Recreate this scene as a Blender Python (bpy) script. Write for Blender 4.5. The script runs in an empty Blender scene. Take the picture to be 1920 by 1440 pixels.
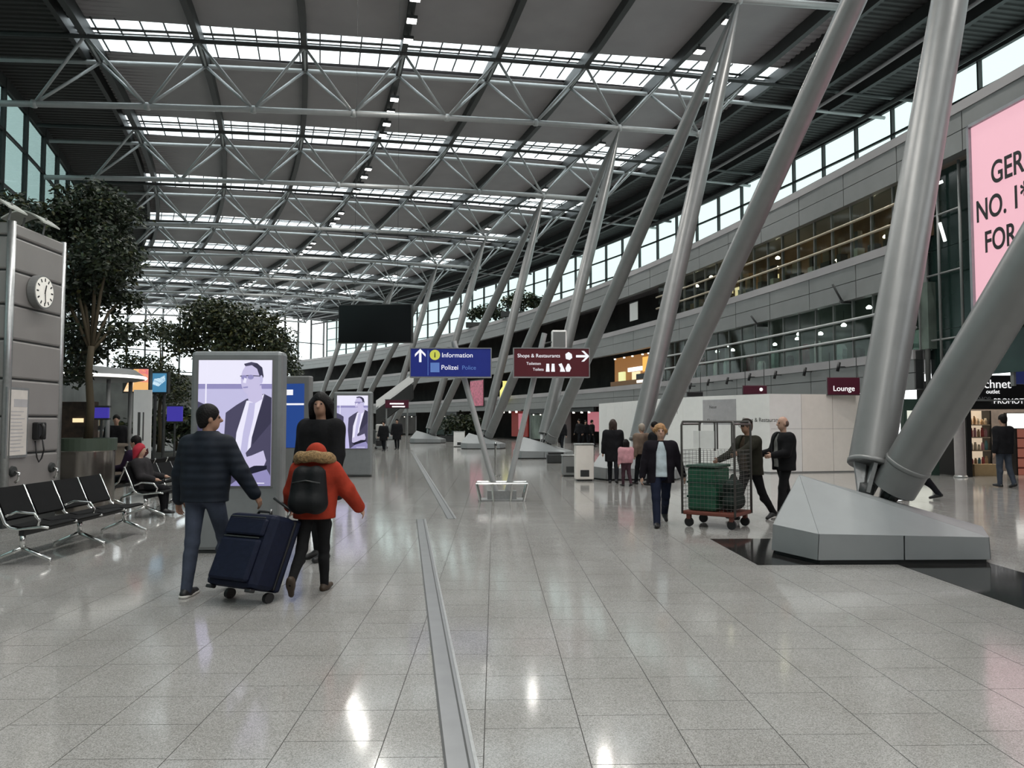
import bpy, math, random
import numpy as np
from mathutils import Vector, Matrix
random.seed(7)
RNG = np.random.default_rng(11)
SC = bpy.context.scene
COL = SC.collection
R = math.radians
# ------------------------------------------------------------------ camera
CAM_H, FPX, YAW, PITCH = 1.625, 1442.0, R(1.31), R(2.78)
cd = bpy.data.cameras.new('camera'); cam = bpy.data.objects.new('camera', cd); COL.objects.link(cam)
cd.sensor_fit = 'HORIZONTAL'; cd.sensor_width = 36.0; cd.lens = FPX / 1920 * 36.0
cd.clip_start = 0.05; cd.clip_end = 600
cam.location = (0, 0, CAM_H); cam.rotation_euler = (R(90) + PITCH, 0, -YAW)
SC.camera = cam
# ------------------------------------------------------------------ sky (even overcast) and exposure
W = bpy.data.worlds.new('overcast_sky'); SC.world = W; W.use_nodes = True
bg = W.node_tree.nodes['Background']; bg.inputs[0].default_value = (0.95, 0.985, 1.0, 1); bg.inputs[1].default_value = 1.5
SC.view_settings.view_transform = 'Standard'; SC.view_settings.look = 'None'
SC.view_settings.exposure = 1.05; SC.view_settings.gamma = 1.0
SC.view_settings.use_curve_mapping = False
SC.cycles.max_bounces = 4; SC.cycles.diffuse_bounces = 3; SC.cycles.glossy_bounces = 3
SC.cycles.transparent_max_bounces = 8; SC.cycles.use_adaptive_sampling = True; SC.cycles.adaptive_threshold = 0.08; SC.cycles.use_light_tree = True; SC.cycles.caustics_reflective = False; SC.cycles.caustics_refractive = False
SC.cycles.use_denoising = True

# ------------------------------------------------------------------ placing helpers
_cy, _sy, _cp, _sp = math.cos(YAW), math.sin(YAW), math.cos(PITCH), math.sin(PITCH)
def ray(px, py):
    a, b = (px - 960) / FPX, (720 - py) / FPX
    f, u = _cp - b * _sp, _sp + b * _cp
    return Vector((a * _cy + f * _sy, -a * _sy + f * _cy, u))
def at(px, py, Y):
    d = ray(px, py); t = Y / d.y
    return Vector((d.x * t, Y, CAM_H + d.z * t))
def gnd(px, py, z=0.0):
    d = ray(px, py); t = (z - CAM_H) / d.z
    return Vector((d.x * t, d.y * t, z))
CX = -160.1                                   # the hall bends about this centre
def pol(r, th, z=0.0):
    return Vector((CX + r * math.cos(th), r * math.sin(th), z))

# ------------------------------------------------------------------ materials
MATS = {}
def mat(name, col, rough=0.6, metal=0.0, var=0.06, scale=6.0, bump=0.0, emit=0.0, ecol=None, spec=0.5, bscale=None, sheen=0):
    if name in MATS: return MATS[name]
    m = bpy.data.materials.new(name); m.use_nodes = True; nt = m.node_tree; N = nt.nodes; L = nt.links
    b = N['Principled BSDF']
    b.inputs['Roughness'].default_value = rough; b.inputs['Metallic'].default_value = metal
    b.inputs['Specular IOR Level'].default_value = spec
    if sheen: b.inputs['Sheen Weight'].default_value = sheen
    tc = N.new('ShaderNodeTexCoord'); nz = N.new('ShaderNodeTexNoise')
    nz.inputs['Scale'].default_value = scale; nz.inputs['Detail'].default_value = 3
    L.new(tc.outputs['Object'], nz.inputs['Vector'])
    rp = N.new('ShaderNodeValToRGB')
    c = Vector(col[:3])
    rp.color_ramp.elements[0].position = 0.3; rp.color_ramp.elements[1].position = 0.7
    rp.color_ramp.elements[0].color = (*[max(0, x * (1 - var)) for x in c], 1)
    rp.color_ramp.elements[1].color = (*[min(1, x * (1 + var)) for x in c], 1)
    L.new(nz.outputs['Fac'], rp.inputs['Fac']); L.new(rp.outputs['Color'], b.inputs['Base Color'])
    if bump:
        bp = N.new('ShaderNodeBump'); bp.inputs['Strength'].default_value = bump; bp.inputs['Distance'].default_value = 0.02
        if bscale:
            n2 = N.new('ShaderNodeTexNoise'); n2.inputs['Scale'].default_value = bscale; L.new(tc.outputs['Object'], n2.inputs['Vector'])
            L.new(n2.outputs['Fac'], bp.inputs['Height'])
        else: L.new(nz.outputs['Fac'], bp.inputs['Height'])
        L.new(bp.outputs['Normal'], b.inputs['Normal'])
    if emit:
        b.inputs['Emission Color'].default_value = (*(ecol or col)[:3], 1); b.inputs['Emission Strength'].default_value = emit
    MATS[name] = m; return m
def emat(name, col, s=1.0):
    return mat(name, tuple(x * 0.2 for x in col), 0.4, emit=s * 0.5, ecol=col, var=0.02)
def glass(name, tint, refl=0.1, rough=0.03):
    if name in MATS: return MATS[name]
    m = bpy.data.materials.new(name); m.use_nodes = True; nt = m.node_tree; N = nt.nodes; L = nt.links
    N.remove(N['Principled BSDF']); out = N['Material Output']
    tr = N.new('ShaderNodeBsdfTransparent'); gl = N.new('ShaderNodeBsdfGlossy'); mx = N.new('ShaderNodeMixShader')
    tr.inputs[0].default_value = (*tint, 1); gl.inputs['Roughness'].default_value = rough
    lw = N.new('ShaderNodeLayerWeight'); lw.inputs['Blend'].default_value = 0.5
    pw = N.new('ShaderNodeMath'); pw.operation = 'POWER'; pw.inputs[1].default_value = 6.0; L.new(lw.outputs['Facing'], pw.inputs[0])
    ma = N.new('ShaderNodeMath'); ma.operation = 'MULTIPLY_ADD'; ma.inputs[1].default_value = 0.6; ma.inputs[2].default_value = refl * 0.3; L.new(pw.outputs[0], ma.inputs[0])
    L.new(ma.outputs[0], mx.inputs[0]); L.new(tr.outputs[0], mx.inputs[1]); L.new(gl.outputs[0], mx.inputs[2])
    L.new(mx.outputs[0], out.inputs[0]); MATS[name] = m; return m
def granite(name, c0, c1, c2, rough):
    m = bpy.data.materials.new(name); m.use_nodes = True; nt = m.node_tree; N = nt.nodes; L = nt.links
    b = N['Principled BSDF']; b.inputs['Roughness'].default_value = rough; b.inputs['Specular IOR Level'].default_value = 0.5
    tc = N.new('ShaderNodeNewGeometry')
    v = N.new('ShaderNodeTexVoronoi'); v.inputs['Scale'].default_value = 210
    n = N.new('ShaderNodeTexNoise'); n.inputs['Scale'].default_value = 1.3; n.inputs['Detail'].default_value = 4
    L.new(tc.outputs['Position'], v.inputs['Vector']); L.new(tc.outputs['Position'], n.inputs['Vector'])
    sx = N.new('ShaderNodeSeparateColor'); L.new(v.outputs['Color'], sx.inputs[0])
    rp = N.new('ShaderNodeValToRGB'); e = rp.color_ramp.elements
    e[0].color = (*c0, 1); e[1].color = (*c2, 1); e[0].position = 0.05; e[1].position = 0.95
    q = e.new(0.5); q.color = (*c1, 1)
    L.new(sx.outputs[0], rp.inputs['Fac'])
    mx = N.new('ShaderNodeMix'); mx.data_type = 'RGBA'; mx.blend_type = 'MULTIPLY'; mx.inputs[0].default_value = 0.5
    r2 = N.new('ShaderNodeValToRGB'); r2.color_ramp.elements[0].color = (0.78, 0.77, 0.75, 1); r2.color_ramp.elements[1].color = (1, 1, 1, 1)
    r2.color_ramp.elements[0].position = 0.35; r2.color_ramp.elements[1].position = 0.65
    L.new(n.outputs['Fac'], r2.inputs['Fac']); L.new(rp.outputs['Color'], mx.inputs[6]); L.new(r2.outputs['Color'], mx.inputs[7])
    oi = N.new('ShaderNodeObjectInfo'); L.new(mx.outputs[2], b.inputs['Base Color'])
    MATS[name] = m; return m

M_GRAN = granite('pale_granite', (0.22, 0.215, 0.205), (0.335, 0.33, 0.318), (0.44, 0.432, 0.415), 0.10)
M_DGRAN = granite('dark_granite', (0.012, 0.012, 0.012), (0.02, 0.02, 0.02), (0.04, 0.04, 0.04), 0.08)
M_GROUT = mat('grout', (0.055, 0.053, 0.05), 0.8)
M_STEEL = mat('brushed_steel', (0.42, 0.43, 0.43), 0.35, 0.8, 0.08, 20)
M_COLM = mat('column_paint', (0.22, 0.222, 0.22), 0.38, 0.35, 0.05, 3)
M_TRUSS = mat('truss_paint', (0.42, 0.43, 0.43), 0.42, 0.3, 0.05, 3)
M_BEAM = mat('dark_beam_paint', (0.032, 0.035, 0.035), 0.5, 0.0, 0.1, 2)
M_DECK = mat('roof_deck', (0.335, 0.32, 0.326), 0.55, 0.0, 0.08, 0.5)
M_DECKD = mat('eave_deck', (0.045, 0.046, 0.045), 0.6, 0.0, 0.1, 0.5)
M_LEDGE = mat('ledge_cladding', (0.218, 0.223, 0.221), 0.5, 0.2, 0.04, 2)
M_BASEM = mat('base_cladding', (0.25, 0.265, 0.27), 0.5, 0.1, 0.04, 3)
M_TOWER = mat('pillar_cladding', (0.30, 0.285, 0.275), 0.42, 0.3, 0.04, 2)
M_DARK = mat('dark_frame', (0.03, 0.033, 0.033), 0.5)
M_BLACK = mat('black_plastic', (0.010, 0.010, 0.011), 0.45)
M_WHITE = mat('white_panel', (0.88, 0.87, 0.85), 0.45, var=0.02)
M_CREAM = mat('cream_panel', (0.88, 0.83, 0.77), 0.45, var=0.02)
M_CHROME = mat('chrome', (0.72, 0.72, 0.70), 0.14, 1.0, 0.03)
M_PANE = glass('clear_pane', (0.93, 0.97, 0.97), 0.08)
M_SKY = glass('skylight_pane', (0.92, 0.96, 0.97), 0.06)
M_GREENG = mat('dark_green_glass', (0.016, 0.032, 0.028), 0.12, 0.0, 0.25, 0.6, spec=0.6)
M_BANDG = glass('band_pane', (0.80, 0.86, 0.82), 0.05, 0.05)

# ------------------------------------------------------------------ mesh builder
class MB:
    def __init__(s): s.v = []; s.f = []; s.m = []; s.cm = 0; s.smooth = False
    def add(s, vs, fs):
        o = len(s.v); s.v.extend([tuple(v) for v in vs]); s.f.extend([tuple(i + o for i in f) for f in fs]); s.m.extend([s.cm] * len(fs)); return s
    def box(s, x0, x1, y0, y1, z0, z1, M=None):
        vs = [Vector(p) for p in ((x0,y0,z0),(x1,y0,z0),(x1,y1,z0),(x0,y1,z0),(x0,y0,z1),(x1,y0,z1),(x1,y1,z1),(x0,y1,z1))]
        if M is not None: vs = [M @ v for v in vs]
        return s.add(vs, [(0,3,2,1),(4,5,6,7),(0,1,5,4),(1,2,6,5),(2,3,7,6),(3,0,4,7)])
    def hexa(s, a, b):      # two quads a (bottom) b (top), four points each
        return s.add(list(a) + list(b), [(0,3,2,1),(4,5,6,7),(0,1,5,4),(1,2,6,5),(2,3,7,6),(3,0,4,7)])
    def tube(s, pts, r, n=8, cap=True, closed=False):
        pts = [Vector(p) for p in pts]; k = len(pts)
        rs = r if isinstance(r, (list, tuple)) else [r] * k
        vs = []; up = None
        for i in range(k):
            if closed: t = pts[(i + 1) % k] - pts[i - 1]
            else: t = pts[min(i + 1, k - 1)] - pts[max(i - 1, 0)]
            if t.length < 1e-9: t = Vector((0, 0, 1))
            t.normalize()
            if up is None:
                up = Vector((0, 0, 1)) if abs(t.z) < 0.9 else Vector((1, 0, 0))
            u = t.cross(up)
            if u.length < 1e-6: u = t.cross(Vector((1, 0.1, 0)))
            u.normalize(); w = u.cross(t); up = w
            for j in range(n):
                a = 2 * math.pi * j / n
                vs.append(pts[i] + u * (rs[i] * math.cos(a)) + w * (rs[i] * math.sin(a)))
        fs = []
        for i in range(k if closed else k - 1):
            i2 = (i + 1) % k
            for j in range(n):
                j2 = (j + 1) % n
                fs.append((i*n+j, i*n+j2, i2*n+j2, i2*n+j))
        if cap and not closed:
            fs.append(tuple(range(n - 1, -1, -1))); fs.append(tuple((k-1)*n + j for j in range(n)))
        return s.add(vs, fs)
    def lathe(s, prof, c=(0,0,0), n=24):    # prof: (r,z) list
        c = Vector(c); vs = []; k = len(prof)
        for r, z in prof:
            for j in range(n):
                a = 2*math.pi*j/n; vs.append(c + Vector((r*math.cos(a), r*math.sin(a), z)))
        fs = [(i*n+j, i*n+(j+1)%n, (i+1)*n+(j+1)%n, (i+1)*n+j) for i in range(k-1) for j in range(n)]
        fs.append(tuple(range(n-1,-1,-1))); fs.append(tuple((k-1)*n+j for j in range(n)))
        return s.add(vs, fs)
    def prism(s, poly, d0, d1, M=None):     # polygon in local xz, extruded along local y
        n = len(poly)
        vs = [Vector((p[0], d0, p[1])) for p in poly] + [Vector((p[0], d1, p[1])) for p in poly]
        if M is not None: vs = [M @ v for v in vs]
        return s.add(vs, [tuple(range(n)), tuple(range(2*n-1, n-1, -1))] + [(i+n, (i+1)%n+n, (i+1)%n, i) for i in range(n)])
    def mesh(s, name, mats):
        me = bpy.data.meshes.new(name); me.from_pydata(s.v, [], s.f)
        for m in (mats if isinstance(mats, (list, tuple)) else [mats]): me.materials.append(m)
        if any(s.m): me.polygons.foreach_set('material_index', s.m)
        if s.smooth: me.polygons.foreach_set('use_smooth', [True]*len(s.f))
        me.update(); return me
    def build(s, name, mats, parent=None, **kw):
        return obj(name, s.mesh(name, mats), parent, **kw)
def shade_auto(me, ang=35):
    me.polygons.foreach_set('use_smooth', [True]*len(me.polygons))
    try: me.set_sharp_from_angle(angle=R(ang))
    except Exception: pass
def obj(name, me, parent=None, loc=None, rotz=None, label=None, cat=None, group=None, kind=None, bevel=0, smooth=0):
    o = bpy.data.objects.new(name, me); COL.objects.link(o)
    if parent is not None: o.parent = parent
    if loc is not None: o.location = loc
    if rotz is not None: o.rotation_euler = (0, 0, rotz)
    if label: o['label'] = label
    if cat: o['category'] = cat
    if group: o['group'] = group
    if kind: o['kind'] = kind
    if smooth: shade_auto(me, smooth)
    if bevel:
        b = o.modifiers.new('bevel', 'BEVEL'); b.width = bevel; b.segments = 2; b.limit_method = 'ANGLE'; b.angle_limit = R(40)
    return o
def thing(name, loc=(0,0,0), rotz=0, label=None, cat=None, group=None, kind=None):
    return obj(name, None, None, loc, rotz, label, cat, group, kind)
def copy_tree(o, parent=None):
    c = o.copy(); COL.objects.link(c); c.parent = parent
    for ch in [x for x in bpy.data.objects if x.parent == o]:
        copy_tree(ch, c)
    return c
def text(name, s, size, M, m, parent, ext=0.004, align='LEFT', bold=0.0):
    cu = bpy.data.curves.new(name, 'FONT'); cu.body = s; cu.size = size; cu.extrude = ext; cu.align_x = align; cu.offset = bold
    t = bpy.data.objects.new(name, cu); COL.objects.link(t)
    me = bpy.data.meshes.new_from_object(t)
    bpy.data.objects.remove(t); me.transform(M); me.materials.clear(); me.materials.append(m)
    return obj(name, me, parent)
def facing(o, right, up=Vector((0,0,1))):     # matrix with x = right, y = up (text plane) at o
    r = Vector(right).normalized(); u = Vector(up).normalized(); n = r.cross(u)
    return Matrix(((r.x,u.x,n.x,o[0]),(r.y,u.y,n.y,o[1]),(r.z,u.z,n.z,o[2]),(0,0,0,1)))
ORD = ['first','second','third','fourth','fifth','sixth','seventh','eighth','ninth','tenth','eleventh','twelfth']
# ================================================================== THE SETTING
def arc_box(mb, r0, r1, t0, t1, z0, z1, n=None):
    n = n or max(1, int(abs(t1 - t0) / R(1.2)))
    for i in range(n):
        a, b = t0 + (t1 - t0) * i / n, t0 + (t1 - t0) * (i + 1) / n
        f = lambda z, q: z(q) if callable(z) else z
        mb.hexa([pol(r0,a,f(z0,r0)), pol(r1,a,f(z0,r1)), pol(r1,b,f(z0,r1)), pol(r0,b,f(z0,r0))],
                [pol(r0,a,f(z1,r0)), pol(r1,a,f(z1,r1)), pol(r1,b,f(z1,r1)), pol(r0,b,f(z1,r0))])
    return mb
def th_at(r, Y): return math.asin(Y / r)

# ---- floor
mb = MB(); mb.box(-80, 30, 62.3, 150, -0.3, 0.0); mb.box(-80, 30, -26, 1.4, -0.3, 0.0)
mb.box(-80, -16.6, 1.4, 62.3, -0.3, 0); mb.box(18.0, 30, 1.4, 62.3, -0.3, 0)
mb.cm = 1; mb.box(-16.6, 18.0, 1.4, 62.3, -0.3, -0.004)
floor = mb.build('floor', [M_GRAN, M_GROUT], kind='structure', label='polished pale speckled granite tile floor')
def proj(p):
    d = Vector(p) - Vector((0, 0, CAM_H))
    x = d.x*_cy - d.y*_sy; f0 = d.x*_sy + d.y*_cy
    f = f0*_cp + d.z*_sp; u = -f0*_sp + d.z*_cp
    return (960 + FPX*x/f, 720 - FPX*u/f, f)
TW, GAP = 0.51, 0.005
tiles = []
for c in range(-33, 36):
    x = -0.05 + TW * c
    if x < -16.6 or x + TW > 18.0: continue
    y = 1.4 - random.random() * 0.5
    while y < 62.3:
        ln = random.choice((0.42, 0.61))
        if y >= 1.4 and y + ln < 62.3: tiles.append((x, y, ln))
        y += ln
def tile_mb(ln):
    m = MB(); g = GAP / 2
    m.box(g, TW-g, g, ln-g, -0.004, 0.0); return m
tmesh = {l: tile_mb(l).mesh('tile', M_GRAN) for l in (0.42, 0.61)}
def shown(t):
    px, py, f = proj((t[0]+TW/2, t[1]+t[2]/2, 0)); return f > 0 and -40 < px < 1960 and py < 1490
vis = sorted([t for t in tiles if shown(t)], key=lambda t: t[1])
near = set(vis[:300])
for t in vis[:300]:
    obj('tile', tmesh[t[2]], floor, (t[0], t[1], 0))
mb = MB(); g = GAP/2
for t in tiles:
    if t in near: continue
    mb.box(t[0]+g, t[0]+TW-g, t[1]+g, t[1]+t[2]-g, -0.004, 0.0)
mb.build('tile_field', M_GRAN, floor, kind='stuff')
# ---- expansion joint covers in the floor
def strip(name, a, b, w, lab):
    a, b = Vector(a), Vector(b); d = (b-a).normalized(); s = Vector((d.y, -d.x, 0))
    def slab(o0, o1, z1, m, nm, par=None, **k):
        q = MB(); p = [a+s*o0, a+s*o1, b+s*o1, b+s*o0]
        q.hexa([v+Vector((0,0,0.0005)) for v in p], [v+Vector((0,0,z1)) for v in p]); return q.build(nm, m, par, **k)
    t = slab(-w/2, w/2, 0.003, mat('joint_cover', (0.26,0.265,0.27), 0.35, 0.7), name, kind='structure', label=lab)
    slab(w/2, w/2+0.018, 0.007, M_STEEL, 'edge_rail', t); slab(-w/2-0.012, -w/2, 0.005, M_DARK, 'edge_seal', t)
    slab(w/2-0.03, w/2-0.02, 0.005, M_DARK, 'edge_seal', t)
strip('trim_1', (0.10, 1.5, 0), (-1.22, 12.9, 0), 0.13, 'metal expansion joint strip in the foreground floor')
strip('trim_2', (-0.71, 12.95, 0), (-4.3, 40.6, 0), 0.13, 'metal expansion joint strip receding down the hall')
mb = MB(); z0, z1 = 0.0008, 0.0025
mb.box(2.98, 4.58, 8.72, 10.66, z0, z1); mb.box(4.58, 5.68, 2.0, 11.6, z0, z1)
mb.build('trim_3', M_DGRAN, kind='structure', label='black granite floor inlay around the nearest column base')

# ---- roof
TH0, DTH = R(8.73), R(4.04)
THJ = [(j, TH0 + DTH * j) for j in range(-3, 10)]
RB = [170.55 - 4.35 * n for n in range(-1, 7)]            # bottom chord nodes
RT = [170.55 + 2.175 - 4.35 * n for n in range(-2, 7)]    # top chord nodes
def zb(r):
    u = 170 - r; return CAM_H + 14.65 - 0.03 * u - 0.001 * u * u
def zt(r): return zb(r) + 2.4
def zd(r): return zb(r) + 3.0
RSK0, RSK1, RL, RR = 146.0, 178.7, 141.6, 187.2
HALF = 1.6
ceiling = thing('ceiling', pol(165, TH0, 19), label='ribbed grey metal roof deck with skylight strips', kind='structure')
CL = Vector(ceiling.location)
def local(mbx, o=CL):
    mbx.v = [(v[0]-o[0], v[1]-o[1], v[2]-o[2]) for v in mbx.v]; return mbx
def deck(t0, t1, r0, r1, m):
    q = MB(); rm = (r0 + r1) / 2; n = max(2, int((t1 - t0) * rm / 0.36)) ; nr = max(2, int((r1-r0)/2.5))
    prof = []
    for i in range(n):
        for fr, h in ((0, 0), (0.4, 0), (0.5, 0.07), (0.9, 0.07)): prof.append((t0 + (t1-t0)*(i+fr)/n, h))
    prof.append((t1, 0))
    vs = [pol(r0+(r1-r0)*k/nr, a, zd(r0+(r1-r0)*k/nr)+h) for a, h in prof for k in range(nr+1)]
    w = nr + 1
    fs = [(i*w+k, i*w+k+1, (i+1)*w+k+1, (i+1)*w+k) for i in range(len(prof)-1) for k in range(nr)]
    q.add(vs, fs)
    # upper skin so that no light leaks in
    arc_box(q, r0, r1, t0, t1, lambda r: zd(r)+0.075, lambda r: zd(r)+0.085, 2)
    return local(q).build('deck_panel', m, ceiling)
edges = [R(-9.5)] + [t for j, t in THJ] + [R(46.5)]
for i in range(len(edges)-1):
    a, b = edges[i], edges[i+1]
    da = HALF/162 if i > 0 else 0; db = HALF/162 if i < len(edges)-2 else 0
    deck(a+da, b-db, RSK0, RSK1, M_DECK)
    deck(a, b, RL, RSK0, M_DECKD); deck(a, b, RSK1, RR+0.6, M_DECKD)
for r in RT + [183.6]:
    q = MB(); arc_box(q, r-0.13, r+0.13, R(-9), R(46), lambda x: zd(x)-0.62, lambda x: zd(x)-0.02, 48)
    local(q).build('purlin', M_BEAM, ceiling)
for r in (RL+0.2, RSK0, RSK1, RR-0.3):
    q = MB(); arc_box(q, r-0.1, r+0.1, R(-9), R(46), lambda x: zd(x)-0.5, lambda x: zd(x)+0.1, 48)
    local(q).build('edge_beam', M_BEAM, ceiling)
q = MB(); q.tube([pol(185.2, R(-8)+R(54)*i/50, zd(185)-1.1) for i in range(51)], 0.13, 8)
local(q).build('gutter_pipe', M_BEAM, ceiling)
q = MB(); q.tube([pol(182.2, R(-8)+R(54)*i/50, zd(182)-0.85) for i in range(51)], 0.09, 8)
local(q).build('gutter_pipe', M_DECK, ceiling)

# ---- skylights: window_1 ... one over each truss
def radial(r, th, s, z):           # point at radius r, offset s metres across the truss plane
    e = Vector((-math.sin(th), math.cos(th), 0)); return pol(r, th, z) + e * s
def beam(q, th, s0, s1, r0, r1, z0, z1, nr=10):
    for k in range(nr):
        a, b = r0+(r1-r0)*k/nr, r0+(r1-r0)*(k+1)/nr
        q.hexa([radial(a,th,s0,z0(a)), radial(b,th,s0,z0(b)), radial(b,th,s1,z0(b)), radial(a,th,s1,z0(a))],
               [radial(a,th,s0,z1(a)), radial(b,th,s0,z1(b)), radial(b,th,s1,z1(b)), radial(a,th,s1,z1(a))])
NP = 36
for w, (j, th) in enumerate(THJ):
    o = pol(162, th, zd(162))
    win = thing('window_%d' % (w+1), o, label='long roof skylight strip, %s from the front' % ORD[min(w, 11)], kind='structure')
    ks = [RSK0 + (RSK1-RSK0)*k/NP for k in range(NP+1)]
    def pane(q, a, b):
        q.hexa([radial(a,th,-HALF,zd(a)+.03), radial(b,th,-HALF,zd(b)+.03), radial(b,th,HALF,zd(b)+.03), radial(a,th,HALF,zd(a)+.03)],
               [radial(a,th,-HALF,zd(a)+.045), radial(b,th,-HALF,zd(b)+.045), radial(b,th,HALF,zd(b)+.045), radial(a,th,HALF,zd(a)+.045)])
    if 0 <= j <= 3:
        for k in range(NP):
            q = MB(); pane(q, ks[k]+.02, ks[k+1]-.02); local(q, o).build('pane', M_SKY, win)
    else:
        q = MB()
        for k in range(NP): pane(q, ks[k]+.02, ks[k+1]-.02)
        local(q, o).build('pane_strip', M_SKY, win, kind='stuff')
    q = MB()
    for k in range(NP+1):
        a = ks[k]; z = zd(a)
        q.hexa([radial(a-.03,th,-HALF,z+.0), radial(a+.03,th,-HALF,z+.0), radial(a+.03,th,HALF,z+.0), radial(a-.03,th,HALF,z+.0)],
               [radial(a-.03,th,-HALF,z+.06), radial(a+.03,th,-HALF,z+.06), radial(a+.03,th,HALF,z+.06), radial(a-.03,th,HALF,z+.06)])
    local(q, o).build('glazing_bar', M_BEAM, win)
    for s, wd, z0_, z1_ in ((-0.62, .10, .0, .028), (-0.26, .05, .0, .028)):
        q = MB(); beam(q, th, s-wd, s+wd, RSK0, RSK1, lambda r: zd(r)+z0_, lambda r: zd(r)+z1_)
        local(q, o).build('frame_beam', M_BEAM, win)

# ---- trusses
for w, (j, th) in enumerate(THJ):
    if j < -2: continue
    o = pol(162, th, zb(162))
    words = {-2:'overhead nearest', -1:'overhead second', 0:'nearest', 1:'first full', 2:'second full', 3:'third full', 4:'fourth full', 5:'fifth full',
             6:'sixth full', 7:'seventh full', 8:'eighth full', 9:'ninth full'}[j]
    t = thing('roof_truss', o, label='arched tubular steel roof truss, %s one seen down the hall' % words, cat='truss', group='roof trusses')
    n = 10 if j <= 4 else 6
    def tub(nm, pts, r, m=M_TRUSS, nn=n):
        q = MB(); q.smooth = True; q.tube(pts, r, nn); local(q, o).build(nm, m, t)
    tub('bottom_chord', [radial(r, th, 0, zb(r)) for r in RB+[RL+.5]], 0.13)
    SN, SF = -1.2, 1.2
    tub('top_chord', [radial(r, th, SN, zt(r)) for r in [RR]+RT[0:]+[RL+.4]], 0.10, M_BEAM)
    tub('top_chord', [radial(r, th, SF, zt(r)) for r in [RR]+RT[0:]+[RL+.4]], 0.10)
    for r in RT:
        tub('cross_tie', [radial(r, th, SN, zt(r)), radial(r, th, SF, zt(r))], 0.055)
        for s in (SN, SF): tub('hanger', [radial(r, th, s, zt(r)), radial(r, th, s, zd(r)-.02)], 0.07, M_BEAM)
    for r in RB:
        for e in (-2.175, 2.175):
            rt = r + e
            if rt < RL+1 or rt > 184: continue
            for s in (SN, SF): tub('diagonal', [radial(r, th, 0, zb(r)), radial(rt, th, s, zt(rt))], 0.065)
        q = MB(); q.smooth = True
        q.lathe([(0.02,-.17),(.13,-.14),(.17,0),(.13,.14),(.02,.17)], radial(r, th, 0, zb(r)), 10)
        local(q, o).build('node', M_TRUSS, t)

# ---- column bases and leaning columns
FEET = {1:(4.98,10.0), 2:(4.25,22.4), 3:(2.3,34.6), 4:(-0.55,46.5), 5:(-4.9,58.5), 6:(-9.6,69.5), 7:(-15.2,80.5), 8:(-21.5,91)}
BASEW = {1:'nearest', 2:'behind the group of walkers', 3:'third down the hall, under the red sign', 4:'fourth down the hall', 5:'fifth down the hall',
         6:'sixth down the hall', 7:'seventh down the hall', 8:'last visible down the hall'}
def base_parts(root):
    foot = [(-1.35,-.5),(-1.33+.02,-1.28+.0),(0.62,-1.25),(1.2,0),(0.62,1.25),(-1.31,1.28),(-1.55,.5),(-1.55,-.5)]
    foot = [(-1.6,-.55),(-1.33,-1.28),(0.70,-1.28),(1.22,-.35),(1.22,.35),(0.70,1.28),(-.45,1.28),(-.95,1.0)]
    def ring(sc, z): return [Vector((x*sc, y*sc, z)) for x, y in foot]
    lo, hi = ring(0.985, 0.05), [Vector((x*0.97, y*0.985, 0.30 + max(0, -x-0.6)*0.06)) for x, y in foot]
    n = len(foot)
    q = MB(); q.add(ring(0.95, 0.0) + ring(0.95, 0.06), [tuple(range(n-1,-1,-1)), tuple(range(n, 2*n))] + [(i,(i+1)%n,(i+1)%n+n,i+n) for i in range(n)])
    q.build('plinth', M_DARK, root)
    # skirt panels, one per side
    for i in range(n):
        k = (i+1) % n; parts = 2 if i in (1, 5) else 1
        for p in range(parts):
            a0, a1 = p/parts, (p+1)/parts
            g0, g1 = a0 + .004, a1 - .004
            L = lambda A, B, u: A + (B-A)*u
            P = [L(lo[i],lo[k],g0), L(lo[i],lo[k],g1), L(hi[i],hi[k],g1), L(hi[i],hi[k],g0)]
            c = Vector((0,0,0.2)); inn = [v + (c - v)*0.05 for v in P]
            q = MB(); q.add(P + inn, [(0,1,2,3),(7,6,5,4),(0,4,5,1),(1,5,6,2),(2,6,7,3),(3,7,4,0)])
            q.build('skirt_panel', M_BASEM, root)
    A = Vector((-1.0, 0, 0.93))
    tops = [(hi[i_], hi[(i_+1) % 8], A) for i_ in range(8)]
    for f in tops:
        k = len(f); cen = sum(f, Vector())/k; c = Vector((cen.x*.7, cen.y*.6, .1))
        o_ = [v + (cen - v)*0.004 for v in f]; i_ = [v + (c - v)*.06 for v in f]
        q = MB(); q.add(o_ + i_, [tuple(range(k)), tuple(range(2*k-1, k-1, -1))] + [(i,i+k,(i+1)%k+k,(i+1)%k) for i in range(k)])
        q.build('facet', M_BASEM, root)
    q = MB(); n2 = len(hi)
    q.add([v*0.96 + Vector((0,0,.008)) for v in hi] + [A*0.95], [(i_, (i_+1) % 8, 8) for i_ in range(8)])
    q.build('core', M_DARK, root)
def base_root(i):
    x, y = FEET[i]; r = math.hypot(x-CX, y); th = math.atan2(y, x-CX)
    return thing('column_base', (x, y, 0.0), th*0.6 if i > 1 else 0.0, 'faceted grey metal column base, %s' % BASEW[i], 'column base', 'column bases')
b1 = base_root(1); base_parts(b1)
for i in range(2, 9):
    b = base_root(i)
    for ch in list(b1.children):
        c = ch.copy(); COL.objects.link(c); c.parent = b
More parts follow.
